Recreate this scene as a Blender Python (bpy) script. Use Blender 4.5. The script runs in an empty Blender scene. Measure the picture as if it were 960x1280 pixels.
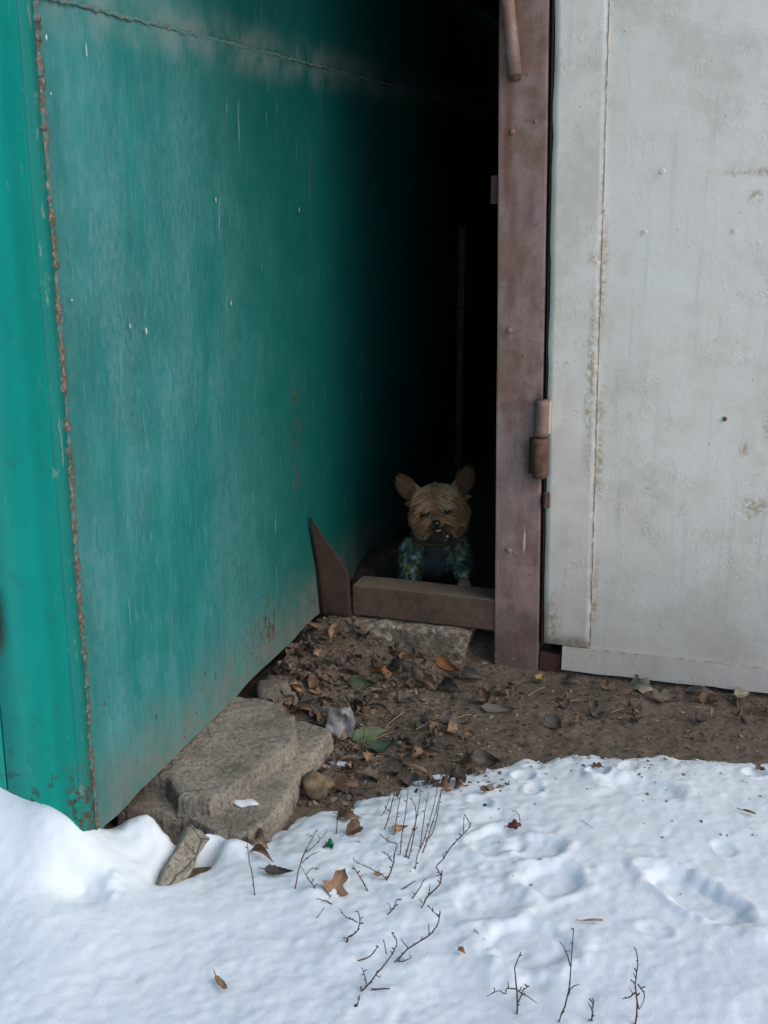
import bpy, bmesh, math, random
import numpy as np
from mathutils import Vector, Matrix, Euler
random.seed(7); rng = np.random.default_rng(7)
SC = bpy.context.scene
COL = SC.collection
R = math.radians

# ------------------------------------------------------------------ camera, sky, sun, exposure
PITCH, YAW, HCAM, FPX = R(15.7), R(16.75), 1.2, 1490.0
cam_d = bpy.data.cameras.new('camera'); cam = bpy.data.objects.new('camera', cam_d); COL.objects.link(cam)
cam.location = (0, 0, HCAM); cam.rotation_euler = (math.pi/2 - PITCH, 0, YAW)
cam_d.sensor_fit = 'VERTICAL'; cam_d.sensor_height = 36; cam_d.lens = 36*FPX/1280
cam_d.clip_start = 0.02; cam_d.clip_end = 500
SC.camera = cam
SUN_EL, SUN_AZ = R(38), R(102)          # azimuth measured clockwise from +Y: behind and to the right, veiled
w = bpy.data.worlds.new('World'); SC.world = w; w.use_nodes = True
nt = w.node_tree; bg = nt.nodes['Background']
sk = nt.nodes.new('ShaderNodeTexSky'); sk.sky_type = 'NISHITA'; sk.sun_disc = False
sk.sun_elevation = SUN_EL; sk.sun_rotation = SUN_AZ
sk.air_density = 1.0; sk.dust_density = 1.6; sk.ozone_density = 1.2
nt.links.new(sk.outputs[0], bg.inputs[0]); bg.inputs[1].default_value = 0.12
sun_d = bpy.data.lights.new('sun', 'SUN'); sun = bpy.data.objects.new('sun', sun_d); COL.objects.link(sun)
sun_d.energy = 0.75; sun_d.angle = R(65); sun_d.color = (1, .965, .92)
sdir = Vector((math.sin(SUN_AZ)*math.cos(SUN_EL), math.cos(SUN_AZ)*math.cos(SUN_EL), math.sin(SUN_EL)))
sun.rotation_euler = sdir.to_track_quat('Z', 'Y').to_euler()
SC.view_settings.view_transform = 'Standard'; SC.view_settings.look = 'None'
SC.view_settings.exposure = 0.56; SC.view_settings.gamma = 1

# ------------------------------------------------------------------ measuring: sight lines met with real planes
_fh = np.array([-math.sin(YAW), math.cos(YAW), 0]); _r = np.array([math.cos(YAW), math.sin(YAW), 0])
_fw = _fh*math.cos(PITCH) + np.array([0, 0, -math.sin(PITCH)]); _up = np.cross(_r, _fw); _C = np.array([0, 0, HCAM])
def ray(u, v): return (u-480)/FPX*_r - (v-640)/FPX*_up + _fw
def PZ(u, v, z=0.0): d = ray(u, v); return Vector(_C + d*(z-HCAM)/d[2])
def PY(u, v, y): d = ray(u, v); return Vector(_C + d*y/d[1])
def PX(u, v, x): d = ray(u, v); return Vector(_C + d*x/d[0])
def mpp(p): return float((np.array(p)-_C) @ _fw)/FPX      # metres per photo pixel at p

# ------------------------------------------------------------------ noise
def _hash(ix, iy, s):
    h = (ix.astype(np.int64)*374761393 + iy.astype(np.int64)*668265263 + s*144665) & 0x7fffffff
    h = ((h ^ (h >> 13))*1274126177) & 0x7fffffff
    return ((h ^ (h >> 16)) & 0xffff)/65535.0
def vnoise(x, y, s=0):
    x = np.asarray(x, float); y = np.asarray(y, float)
    ix = np.floor(x); iy = np.floor(y); fx = x-ix; fy = y-iy
    fx = fx*fx*fx*(fx*(fx*6-15)+10); fy = fy*fy*fy*(fy*(fy*6-15)+10)
    a = _hash(ix, iy, s); b = _hash(ix+1, iy, s); c = _hash(ix, iy+1, s); d = _hash(ix+1, iy+1, s)
    return (a*(1-fx)+b*fx)*(1-fy) + (c*(1-fx)+d*fx)*fy
def fbm(x, y, f, o=4, s=0, g=.5):
    t = 0; a = 1; n = 0
    for k in range(o):
        t = t + a*(vnoise(np.asarray(x)*f+17.3*k, np.asarray(y)*f-9.1*k, s+k)-.5); n += a; a *= g; f *= 2.03
    return t/n*2       # about -1..1

# ------------------------------------------------------------------ node helper
class NT:
    def __init__(s, name):
        s.m = bpy.data.materials.new(name); s.m.use_nodes = True; s.t = s.m.node_tree
        s.b = s.t.nodes['Principled BSDF']; s._geo = None; s._tc = None
    def n(s, ty): return s.t.nodes.new(ty)
    def l(s, a, b): s.t.links.new(a, b)
    def sset(s, sock, v):
        if hasattr(v, 'is_linked') or isinstance(v, bpy.types.NodeSocket): s.l(v, sock)
        else: sock.default_value = v
    def pos(s):
        if not s._geo: s._geo = s.n('ShaderNodeNewGeometry')
        return s._geo.outputs['Position']
    def obj(s):
        if not s._tc: s._tc = s.n('ShaderNodeTexCoord')
        return s._tc.outputs['Object']
    def rnd(s): return s.n('ShaderNodeObjectInfo').outputs['Random']
    def mp(s, v, sc=(1, 1, 1), lo=(0, 0, 0)):
        m = s.n('ShaderNodeMapping'); s.l(v, m.inputs[0]); m.inputs['Scale'].default_value = sc; m.inputs['Location'].default_value = lo
        return m.outputs[0]
    def noise(s, v, scale, det=4, ro=.55, dist=0):
        t = s.n('ShaderNodeTexNoise'); s.l(v, t.inputs['Vector']); t.inputs['Scale'].default_value = scale
        t.inputs['Detail'].default_value = det; t.inputs['Roughness'].default_value = ro; t.inputs['Distortion'].default_value = dist
        return t.outputs['Fac']
    def voro(s, v, scale, feat='F1', out='Distance'):
        t = s.n('ShaderNodeTexVoronoi'); t.feature = feat; s.l(v, t.inputs['Vector']); t.inputs['Scale'].default_value = scale
        return t.outputs[out]
    def m_(s, op, a, b=0.0, c=0.0, clamp=False):
        t = s.n('ShaderNodeMath'); t.operation = op; t.use_clamp = clamp
        for i, v in enumerate((a, b, c)): s.sset(t.inputs[i], v)
        return t.outputs[0]
    def ss(s, v, a, b, lo=0., hi=1.):
        t = s.n('ShaderNodeMapRange'); t.interpolation_type = 'SMOOTHSTEP'; s.sset(t.inputs[0], v)
        t.inputs[1].default_value = a; t.inputs[2].default_value = b; t.inputs[3].default_value = lo; t.inputs[4].default_value = hi
        return t.outputs[0]
    def ramp(s, f, stops):
        t = s.n('ShaderNodeValToRGB'); s.l(f, t.inputs[0]); e = t.color_ramp.elements
        while len(e) < len(stops): e.new(.5)
        for k, (p, c) in enumerate(stops): e[k].position = p; e[k].color = (*c, 1)
        return t.outputs[0]
    def mix(s, f, a, b, bt='MIX'):
        t = s.n('ShaderNodeMix'); t.data_type = 'RGBA'; t.blend_type = bt; s.sset(t.inputs['Factor'], f)
        for k, v in (('A', a), ('B', b)):
            sock = [i for i in t.inputs if i.name == k and i.type == 'RGBA'][0]
            s.sset(sock, (*v, 1) if isinstance(v, tuple) and len(v) == 3 else v)
        return [o for o in t.outputs if o.type == 'RGBA'][0]
    def sep(s, v):
        t = s.n('ShaderNodeSeparateXYZ'); s.l(v, t.inputs[0]); return t.outputs
    def spot(s, c, rad, edge=.5, nz=None, amt=.35):
        """ellipsoid mask round the world point c: a stain with a place of its own"""
        t = s.n('ShaderNodeVectorMath'); t.operation = 'SUBTRACT'; s.l(s.pos(), t.inputs[0]); t.inputs[1].default_value = c
        u = s.n('ShaderNodeVectorMath'); u.operation = 'DIVIDE'; s.l(t.outputs[0], u.inputs[0]); u.inputs[1].default_value = rad
        g = s.n('ShaderNodeVectorMath'); g.operation = 'LENGTH'; s.l(u.outputs[0], g.inputs[0]); d = g.outputs['Value']
        if nz is not None: d = s.m_('ADD', d, s.m_('MULTIPLY', s.m_('SUBTRACT', nz, .5), amt*2))
        return s.ss(d, 1-edge, 1+edge*.3, 1, 0)
    def bump(s, h, strength=.3, dist=.002, nrm=None):
        t = s.n('ShaderNodeBump'); s.l(h, t.inputs['Height']); t.inputs['Strength'].default_value = strength; t.inputs['Distance'].default_value = dist
        if nrm: s.l(nrm, t.inputs['Normal'])
        return t.outputs[0]
    def attr(s, name='Col'):
        t = s.n('ShaderNodeAttribute'); t.attribute_name = name; return t.outputs['Color']
    def out(s, col, rough=.8, nrm=None, **kw):
        s.sset(s.b.inputs['Base Color'], (*col, 1) if isinstance(col, tuple) else col)
        s.sset(s.b.inputs['Roughness'], rough)
        if nrm: s.l(nrm, s.b.inputs['Normal'])
        for k, v in kw.items(): s.sset(s.b.inputs[k.replace('_', ' ')], v)
        return s.m

RUST = [(0, (.03, .014, .010)), (.45, (.085, .036, .018)), (.75, (.16, .068, .028)), (1, (.23, .11, .045))]
def m_teal(front=False):
    k = NT('teal_front_paint' if front else 'teal_side_paint'); P = k.pos()
    big = k.noise(P, 1.7, 5, .6); mid = k.noise(P, 9, 6, .65)
    streak = k.noise(k.mp(P, (24, 24, 4.5)), 1, 7, .72, .6)
    fine = k.noise(k.mp(P, (170, 170, 22)), 1, 5, .68)
    x, y, z = k.sep(P)
    if front:
        col = k.ramp(k.m_('ADD', k.m_('MULTIPLY', big, .6), k.m_('MULTIPLY', streak, .4)), [(.3, (.0008, .275, .19)), (.55, (.001, .38, .28)), (.75, (.005, .42, .335))])
        pale_away = k.m_('MULTIPLY', k.ss(x, -1.075, -1.115), k.ss(mid, .3, .7, .35, .8))
        col = k.mix(k.m_('MULTIPLY', pale_away, .30), col, (.10, .31, .28))  # paler green away from the corner
        fl_ = k.ss(k.noise(k.mp(P, (90, 90, 22)), 1, 5, .65), .66, .70); col = k.mix(k.m_('MULTIPLY', fl_, .4), col, (.24, .40, .36)); col = k.mix(k.m_('MULTIPLY', k.ss(k.noise(P, 30, 6, .7), .55, .68), .35), col, (.03, .20, .17)); wear_ = k.m_('MULTIPLY', k.ss(x, -1.028, -1.012), k.ss(k.noise(k.mp(P, (60, 60, 20)), 1, 6, .72), .58, .64)); col = k.mix(k.m_('MULTIPLY', k.ss(x, -1.06, -1.03), .45), col, (.001, .20, .15)); col = k.mix(k.m_('MULTIPLY', k.ss(x, -1.0105, -1.0075), .8), col, (.010, .15, .135)); col = k.mix(k.m_('MULTIPLY', wear_, .5), col, (.25, .33, .28))
        # wear round the hinge and at the foot
        rustm = k.spot((-1.152, 1.609, .50), (.03, .2, .085), .7, mid, .5)
        rustm = k.m_('MAXIMUM', rustm, k.m_('MULTIPLY', k.spot((-1.01, 1.58, .17), (.035, .2, .09), .8, mid, .5), k.ss(k.noise(P, 60, 5, .7), .45, .56)))
        rustm = k.m_('MAXIMUM', rustm, k.m_('MULTIPLY', k.ss(z, .33, .12), k.ss(k.noise(P, 45, 5, .6), .56, .66)))
    else:
        f = k.m_('ADD', k.m_('MULTIPLY', big, .4), k.m_('ADD', k.m_('MULTIPLY', streak, .35), k.m_('MULTIPLY', mid, .25)))
        col = k.ramp(f, [(.34, (.004, .125, .11)), (.5, (.012, .185, .172)), (.66, (.05, .26, .255))])
        col = k.mix(k.m_('MULTIPLY', k.ss(fine, .54, .68), .42), col, (.13, .30, .30))
        dk = k.ss(k.noise(k.mp(P, (120, 120, 30), (2, 9, 4)), 1, 6, .75), .60, .70); col = k.mix(k.m_('MULTIPLY', dk, .35), col, (.004, .10, .095))
        # chalky bloom drifting down the sheet
        spk = k.noise(k.mp(P, (1, 1, .45)), 95, 7, .78)
        bloom = k.m_('MULTIPLY', k.ss(k.noise(k.mp(P, (1, 2.6, .9), (0, .4, .2)), 2.3, 5, .65), .36, .66), k.ss(spk, .36, .64, .1, 1))
        unshaded = k.ss(k.m_('ADD', y, k.m_('ADD', k.m_('MULTIPLY', k.m_('SUBTRACT', big, .5), .7), k.m_('MULTIPLY', z, .28))), 2.95, 2.05)      # falls off inward: painted shade of the gap, chalky bloom thins with it
        bloom = k.m_('MULTIPLY', bloom, unshaded)
        col = k.mix(k.m_('SUBTRACT', 1., unshaded), col, (.0035, .100, .085))  # deep green painted in as shade toward the gap
        col = k.mix(k.m_('MULTIPLY', bloom, .46), col, (.17, .29, .30))
        # dried mud splashed up along the lower edge
        mud = k.m_('MULTIPLY', k.ss(k.m_('ADD', z, k.m_('MULTIPLY', k.m_('SUBTRACT', mid, .5), .22)), .30, .08), k.ss(k.noise(P, 24, 6, .7), .3, .62, .35, 1))
        col = k.mix(k.m_('MULTIPLY', mud, .78), col, (.19, .185, .16))
        drip = k.ss(k.noise(k.mp(P, (85, 85, 5), (3, 1, 0)), 1, 5, .65), .655, .70)
        col = k.mix(k.m_('MULTIPLY', drip, .5), col, (.26, .38, .37))
        scr = k.m_('MULTIPLY', k.ss(k.noise(k.mp(P, (260, 260, 16), (1, 5, 2)), 1, 3, .6), .70, .73), k.ss(mid, .4, .6))
        col = k.mix(k.m_('MULTIPLY', scr, .6), col, (.30, .42, .40))
        # rust freckles, thicker to the inner end and at the foot
        sp = k.m_('ADD', k.noise(P, 60, 5, .65), k.m_('MULTIPLY', k.ss(z, .55, .1), .06))
        rustm = k.ss(sp, .70, .735)
        for c, r_ in (((-1.01, 2.42, .20), (.2, .13, .075)), ((-1.01, 2.62, .62), (.2, .05, .2)), ((-1.01, 2.75, 1.12), (.2, .012, .2)), ((-1.01, 2.55, .25), (.2, .04, .05)), ((-1.01, 2.73, .13), (.2, .05, .03))):
            rustm = k.m_('MAXIMUM', rustm, k.m_('MULTIPLY', k.spot(c, r_, .8, mid, .4), k.ss(k.noise(k.mp(P, (70, 70, 30)), 1, 5, .65), .53, .6)))
        # grime and burnt paint beside the welds
        heat = k.m_('MULTIPLY', k.ss(k.m_('ABSOLUTE', k.m_('SUBTRACT', z, 1.452)), .075, .006), k.ss(mid, .3, .65))
        col = k.mix(k.m_('MULTIPLY', heat, .6), col, (.20, .24, .22))
        bleed = k.m_('MULTIPLY', k.ss(k.m_('ADD', y, k.m_('MULTIPLY', k.m_('SUBTRACT', mid, .5), .06)), 1.645, 1.612), k.ss(k.noise(k.mp(P, (40, 40, 14)), 1, 6, .7), .42, .6))
        rustm = k.m_('MAXIMUM', rustm, k.m_('MULTIPLY', bleed, .75))
        edge = k.m_('MULTIPLY', k.ss(y, 1.70, 1.64), .4)
        col = k.mix(edge, col, (.012, .13, .115))
    rc = k.ramp(k.noise(P, 80, 5, .65), RUST)
    col = k.mix(k.m_('MULTIPLY', rustm, .9), col, rc)
    h = k.m_('ADD', k.m_('MULTIPLY', fine, .3), k.m_('SUBTRACT', k.m_('MULTIPLY', mid, .8), k.m_('MULTIPLY', rustm, .6)))
    nr = k.bump(h, .4, .003)
    return k.out(col, k.m_('ADD', k.ss(mid, .3, .7, .40, .55), k.m_('MULTIPLY', rustm, .3)), nr, Specular_IOR_Level=.15 if front else .35)

def m_grey(name='grey_flaking_paint', seed=0.):
    k = NT(name); P = k.mp(k.pos(), (1, 1, 1), (seed, seed*2, seed))
    big = k.noise(P, 2.2, 5, .6); mid = k.noise(P, 13, 6, .65); fine = k.noise(P, 95, 5, .6)
    x, y, z = k.sep(k.pos())
    warp = k.n('ShaderNodeVectorMath'); warp.operation = 'MULTIPLY_ADD'
    nn = k.n('ShaderNodeTexNoise'); k.l(P, nn.inputs['Vector']); nn.inputs['Scale'].default_value = 45; nn.inputs['Detail'].default_value = 4
    k.l(nn.outputs['Color'], warp.inputs[0]); warp.inputs[1].default_value = (.045,)*3; k.l(P, warp.inputs[2])
    crackd = k.voro(k.mp(warp.outputs[0], (1, 1, .7)), 78, 'DISTANCE_TO_EDGE')
    crack = k.m_('MULTIPLY', k.ss(crackd, .055, .0), k.m_('MULTIPLY', k.ss(k.noise(P, 24, 5, .7), .54, .62), k.ss(k.noise(P, 3.1, 4, .6), .42, .60, .15, 1)))
    curl = k.m_('MULTIPLY', k.ss(crackd, .16, .03), k.m_('MULTIPLY', k.ss(k.noise(P, 21, 5, .7), .48, .66), k.ss(k.noise(P, 3.1, 4, .6), .40, .60, .2, 1)))
    col = k.ramp(k.m_('ADD', k.m_('MULTIPLY', big, .55), k.m_('MULTIPLY', mid, .45)), [(.34, (.67, .61, .505)), (.5, (.80, .74, .64)), (.64, (.84, .795, .715))])
    st = k.noise(k.mp(P, (60, 60, 3)), 1, 5, .65)
    col = k.mix(k.ss(st, .52, .75, 0, .3), col, (.40, .40, .37))
    yel = k.m_('MULTIPLY', k.ss(k.noise(P, 4.2, 6, .72), .50, .66), .65)
    col = k.mix(yel, col, (.62, .575, .47))
    col = k.mix(k.m_('MULTIPLY', k.ss(k.m_('ADD', z, k.m_('MULTIPLY', mid, .3)), .75, .08), .6), col, (.40, .385, .35))
    rf = k.m_('MAXIMUM', k.ss(k.noise(P, 55, 5, .7), .665, .71), k.m_('MULTIPLY', k.ss(k.noise(P, 210, 3, .6), .70, .75), k.ss(mid, .42, .6)))
    for c, r_ in (((.075, 2.78, .66), (.022, .2, .045)), ((.085, 2.78, .735), (.016, .2, .016)), ((.0, 2.78, 1.16), (.02, .2, .02)), ((.05, 2.78, 1.21), (.14, .2, .012)), ((.02, 2.78, .60), (.016, .2, .02)), ((-.306, 2.78, .55), (.012, .2, .10)), ((-.318, 2.78, .98), (.012, .2, .16)), ((-.30, 2.78, .2), (.010, .2, .13)), ((-.40, 2.78, .13), (.022, .2, .10)), ((-.34, 2.78, .085), (.035, .2, .022)), ((.055, 2.78, .47), (.05, .2, .03)), ((-.335, 2.78, 1.02), (.03, .2, .02)), ((-.335, 2.78, .74), (.015, .2, .25)), ((-.31, 2.78, .67), (.016, .2, .035)), ((.1, 2.78, .86), (.03, .2, .03))):
        rf = k.m_('MAXIMUM', rf, k.m_('MULTIPLY', k.spot(c, r_, .9, mid, .35), k.ss(k.noise(P, 75, 6, .7), .40, .56)))
    rc = k.ramp(k.noise(P, 90, 5, .65), [(.25, (.24, .13, .06)), (.5, (.40, .26, .12)), (.8, (.54, .44, .28))])
    col = k.mix(k.m_('MULTIPLY', crack, .34), col, (.30, .27, .22))
    col = k.mix(k.m_('MULTIPLY', rf, .75), col, rc)
    h = k.m_('ADD', k.m_('MULTIPLY', curl, .8), k.m_('ADD', k.m_('MULTIPLY', fine, .45), k.m_('MULTIPLY', mid, .9)))
    h = k.m_('SUBTRACT', h, k.m_('MULTIPLY', crack, 1.1))
    return k.out(col, .62, k.bump(h, .45, .0028))

def m_brownpaint():
    k = NT('red_brown_frame_paint'); P = k.pos(); x, y, z = k.sep(P)
    mid = k.noise(P, 16, 6, .65); fine = k.noise(P, 120, 5, .65); st = k.noise(k.mp(P, (34, 34, 9)), 1, 6, .7)
    col = k.ramp(k.m_('ADD', k.m_('MULTIPLY', st, .55), k.m_('MULTIPLY', mid, .45)), [(.32, (.17, .105, .09)), (.5, (.29, .185, .158)), (.66, (.37, .255, .225))])
    rm = k.m_('MAXIMUM', k.ss(k.noise(P, 48, 6, .7), .60, .70), k.m_('MULTIPLY', k.ss(k.noise(P, 7, 6, .72), .48, .62), .62))
    # rust run below the brace end
    run = k.spot((-.545, 2.78, 1.29), (.016, .1, .19), .8, mid, .4)
    run2 = k.m_('MULTIPLY', k.spot((-.53, 2.78, 1.06), (.014, .1, .22), .8, mid, .5), .7)
    rm = k.m_('MAXIMUM', k.m_('MAXIMUM', rm, run), run2)
    col = k.mix(k.m_('MULTIPLY', rm, .8), col, k.ramp(fine, [(.3, (.09, .035, .018)), (.6, (.20, .078, .032)), (.8, (.26, .12, .06))]))
    blk = k.m_('MAXIMUM', k.spot((-.462, 2.78, .545), (.034, .1, .075), .8, mid, .5), k.m_('MULTIPLY', k.spot((-.452, 2.78, .66), (.02, .1, .10), .9, mid, .5), .6))
    col = k.mix(k.m_('MULTIPLY', blk, .85), col, (.032, .026, .024))
    red = k.m_('MULTIPLY', k.m_('MAXIMUM', k.spot((-.495, 2.78, .39), (.032, .1, .013), .7, mid, .5), k.spot((-.465, 2.78, .475), (.015, .1, .016), .7, mid, .5)), k.ss(fine, .3, .6))
    col = k.mix(k.m_('MULTIPLY', red, .6), col, (.27, .10, .075))
    foot = k.ss(k.m_('ADD', z, k.m_('MULTIPLY', k.m_('SUBTRACT', mid, .5), .25)), .22, .03)
    col = k.mix(k.m_('MULTIPLY', foot, .5), col, (.10, .075, .068))
    lime = k.m_('MULTIPLY', k.ss(z, .13, .03), k.ss(k.noise(P, 60, 5, .7), .57, .66))
    col = k.mix(k.m_('MULTIPLY', lime, .7), col, (.34, .32, .32))
    scr = k.spot((-.477, 2.78, .338), (.0035, .1, .034), .5, fine, .6)
    col = k.mix(k.m_('MULTIPLY', scr, .85), col, (.55, .52, .52))
    sp = k.ss(fine, .63, .70)
    col = k.mix(k.m_('MULTIPLY', sp, .55), col, (.055, .035, .032))
    h = k.m_('ADD', k.m_('MULTIPLY', mid, .8), k.m_('SUBTRACT', k.m_('MULTIPLY', fine, .5), sp))
    return k.out(col, .6, k.bump(h, .5, .002))

def m_rust(name, dark=1.0, tint=(1, 1, 1), rough=.85):
    k = NT(name); P = k.obj()
    a = k.noise(P, 22, 6, .7); b = k.noise(P, 110, 5, .6)
    col = k.ramp(k.m_('ADD', k.m_('MULTIPLY', a, .6), k.m_('MULTIPLY', b, .4)), [(p, tuple(c*dark*t for c, t in zip(cc, tint))) for p, cc in [(.3, (.035, .018, .013)), (.5, (.075, .036, .022)), (.66, (.13, .06, .03)), (.78, (.19, .10, .05))]])
    return k.out(col, rough, k.bump(k.m_('ADD', a, k.m_('MULTIPLY', b, .5)), .6, .002))

def m_sill():
    k = NT('brown_rusty_channel'); P = k.pos(); n = k.n('ShaderNodeNewGeometry')
    a = k.noise(P, 20, 6, .7); b = k.noise(P, 75, 6, .7)
    col = k.ramp(k.m_('ADD', k.m_('MULTIPLY', a, .55), k.m_('MULTIPLY', b, .45)), [(.32, (.055, .032, .024)), (.5, (.11, .066, .048)), (.66, (.165, .105, .072)), (.78, (.21, .15, .105))])
    nz = k.sep(n.outputs['Normal'])[2]
    col = k.mix(k.m_('MULTIPLY', k.ss(nz, .5, .9), k.ss(a, .25, .6, .45, .95)), col, (.20, .15, .105))   # grit lying on top
    return k.out(col, .75, k.bump(k.m_('ADD', a, b), .35, .002))

def m_concrete(name, base=(.27, .25, .215), moss=0.):
    k = NT(name); P = k.obj()
    a = k.noise(P, 11, 6, .7); b = k.noise(P, 70, 6, .65); v = k.voro(P, 120)
    d = tuple(c*.5 for c in base); li = tuple(min(c*1.35, .6) for c in base)
    col = k.ramp(k.m_('ADD', k.m_('MULTIPLY', a, .55), k.m_('MULTIPLY', b, .45)), [(.33, d), (.5, base), (.68, li)])
    col = k.mix(k.ss(v, .26, .10, 0, .5), col, (.40, .37, .32))
    v2 = k.sep(k.voro(P, 210, 'F1', 'Color'))[0]; col = k.mix(k.ss(v2, .80, .95, 0, .45), col, (.10, .09, .08))
    crk = k.m_('MULTIPLY', k.ss(k.voro(k.mp(P, (1, 1, 1), (.3, .1, 0)), 9, 'DISTANCE_TO_EDGE'), .012, .002), k.ss(k.noise(P, 5, 4, .6), .50, .60)); col = k.mix(k.m_('MULTIPLY', crk, .5), col, (.05, .045, .04))
    if moss:
        wm = k.ss(k.noise(P, 60, 6, .75), .505, .565)
        col = k.mix(k.m_('MULTIPLY', wm, .75*moss), col, (.50, .48, .36))
        dm = k.ss(k.noise(k.mp(P, (1, 1, 1), (4, 2, 1)), 26, 6, .7), .54, .62)
        col = k.mix(k.m_('MULTIPLY', dm, .7*moss), col, (.10, .06, .04))
    soil = k.m_('MULTIPLY', k.ss(k.noise(k.mp(P, (1, 1, 1), (7, 3, 2)), 7, 6, .72), .46, .62), .55)
    col = k.mix(soil, col, (.115, .09, .07))
    pit = k.ss(k.noise(P, 160, 4, .65), .60, .70); col = k.mix(k.m_('MULTIPLY', pit, .5), col, (.09, .075, .06))
    return k.out(col, .9, k.bump(k.m_('SUBTRACT', k.m_('ADD', a, k.m_('MULTIPLY', b, 1.1)), k.m_('ADD', k.m_('MULTIPLY', pit, .5), crk)), 1., .006))

def m_dirt():
    k = NT('trampled_earth'); P = k.pos()
    a = k.noise(P, 7, 6, .68); b = k.noise(P, 60, 6, .7); c = k.voro(P, 170, 'F1', 'Color'); c2 = k.sep(c)[0]
    col = k.ramp(k.m_('ADD', k.m_('MULTIPLY', a, .5), k.m_('MULTIPLY', b, .5)), [(.3, (.06, .042, .029)), (.5, (.14, .102, .072)), (.7, (.225, .17, .124))])
    col = k.mix(k.ss(c2, .88, 1.0, 0, .35), col, (.27, .21, .155))
    col = k.mix(k.ss(c2, .16, .0, 0, .6), col, (.028, .022, .018))
    return k.out(col, .95, k.bump(k.m_('ADD', b, k.m_('MULTIPLY', k.voro(P, 170), .35)), .55, .005))

def m_snow():
    k = NT('trodden_snow'); P = k.pos()
    a = k.noise(P, 60, 5, .6); b = k.noise(P, 330, 3, .6); c = k.noise(P, 9, 4, .6)
    col = k.mix(k.ss(c, .35, .7), (.775, .835, .875), (.82, .87, .90))
    d = k.ss(k.voro(P, 75), .055, .03); d = k.m_('MULTIPLY', d, k.ss(k.noise(P, 6, 3, .6), .55, .66))
    col = k.mix(k.m_('MULTIPLY', d, .6), col, (.2, .16, .13))
    col = k.mix(k.m_('MULTIPLY', k.sep(k.attr('Dirt'))[0], .75), col, (.20, .17, .14))
    h = k.m_('ADD', k.m_('MULTIPLY', a, .8), k.m_('MULTIPLY', b, .7))
    return k.out(col, .5, k.bump(h, .4, .003), Specular_IOR_Level=.3)

def m_plain(name, c, rough=.8, var=.3, scale=60, bump=.3, **kw):
    k = NT(name); P = k.obj(); a = k.noise(P, scale, 5, .65)
    col = k.mix(k.ss(a, .3, .7), tuple(x*(1-var) for x in c), tuple(min(x*(1+var), 1) for x in c))
    return k.out(col, rough, k.bump(a, bump, .002), **kw)

def m_leaf(name, c, dark=.45):
    k = NT(name); P = k.obj(); a = k.noise(P, 55, 6, .7); b = k.noise(P, 16, 3, .6); x, y, z = k.sep(P)
    vein = k.ss(k.m_('ABSOLUTE', y), .0022, .0006)
    side = k.m_('ABSOLUTE', k.m_('SINE', k.m_('MULTIPLY', k.m_('SUBTRACT', x, k.m_('MULTIPLY', k.m_('ABSOLUTE', y), .8)), 420.)))
    sv = k.ss(side, .22, .05)
    col = k.ramp(k.m_('ADD', k.m_('MULTIPLY', a, .5), k.m_('MULTIPLY', b, .5)), [(.3, tuple(v*dark for v in c)), (.52, c), (.7, tuple(min(v*1.35, 1) for v in c))])
    col = k.mix(k.m_('MULTIPLY', k.m_('MAXIMUM', vein, k.m_('MULTIPLY', sv, .5)), .35), col, tuple(min(v*1.8, 1) for v in c))
    return k.out(col, .72, k.bump(k.m_('SUBTRACT', a, k.m_('MULTIPLY', sv, .4)), .5, .002))

def m_attr(name, rough=.8, **kw):
    k = NT(name); c = k.attr('Col'); a = k.noise(k.obj(), 130, 4, .6)
    return k.out(k.mix(k.ss(a, .3, .7), k.mix(1.0, c, (.7, .7, .7), 'MULTIPLY'), c), rough, **kw)

def m_coat():
    k = NT('printed_coat_fabric'); P = k.obj()
    nn = k.n('ShaderNodeTexNoise'); k.l(P, nn.inputs['Vector']); nn.inputs['Scale'].default_value = 70; nn.inputs['Detail'].default_value = 3
    wv = k.n('ShaderNodeVectorMath'); wv.operation = 'MULTIPLY_ADD'; k.l(nn.outputs['Color'], wv.inputs[0]); wv.inputs[1].default_value = (.02,)*3; k.l(P, wv.inputs[2])
    v = k.sep(k.voro(wv.outputs[0], 115, 'F1', 'Color'))[0]
    col = k.ramp(v, [(0, (.010, .018, .028)), (.28, (.015, .05, .07)), (.45, (.11, .15, .03)), (.6, (.012, .022, .03)), (.74, (.20, .20, .04)), (.86, (.03, .12, .16)), (.96, (.20, .26, .25))])
    ox = k.sep(P)[0]; col = k.mix(k.m_('MULTIPLY', k.ss(k.m_('ABSOLUTE', k.m_('SUBTRACT', ox, .008)), .040, .022), .9), col, (.012, .018, .028))   # colour goes to navy down the middle of the chest
    a = k.noise(P, 140, 4, .6)
    return k.out(col, .85, k.bump(a, .5, .003))

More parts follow.
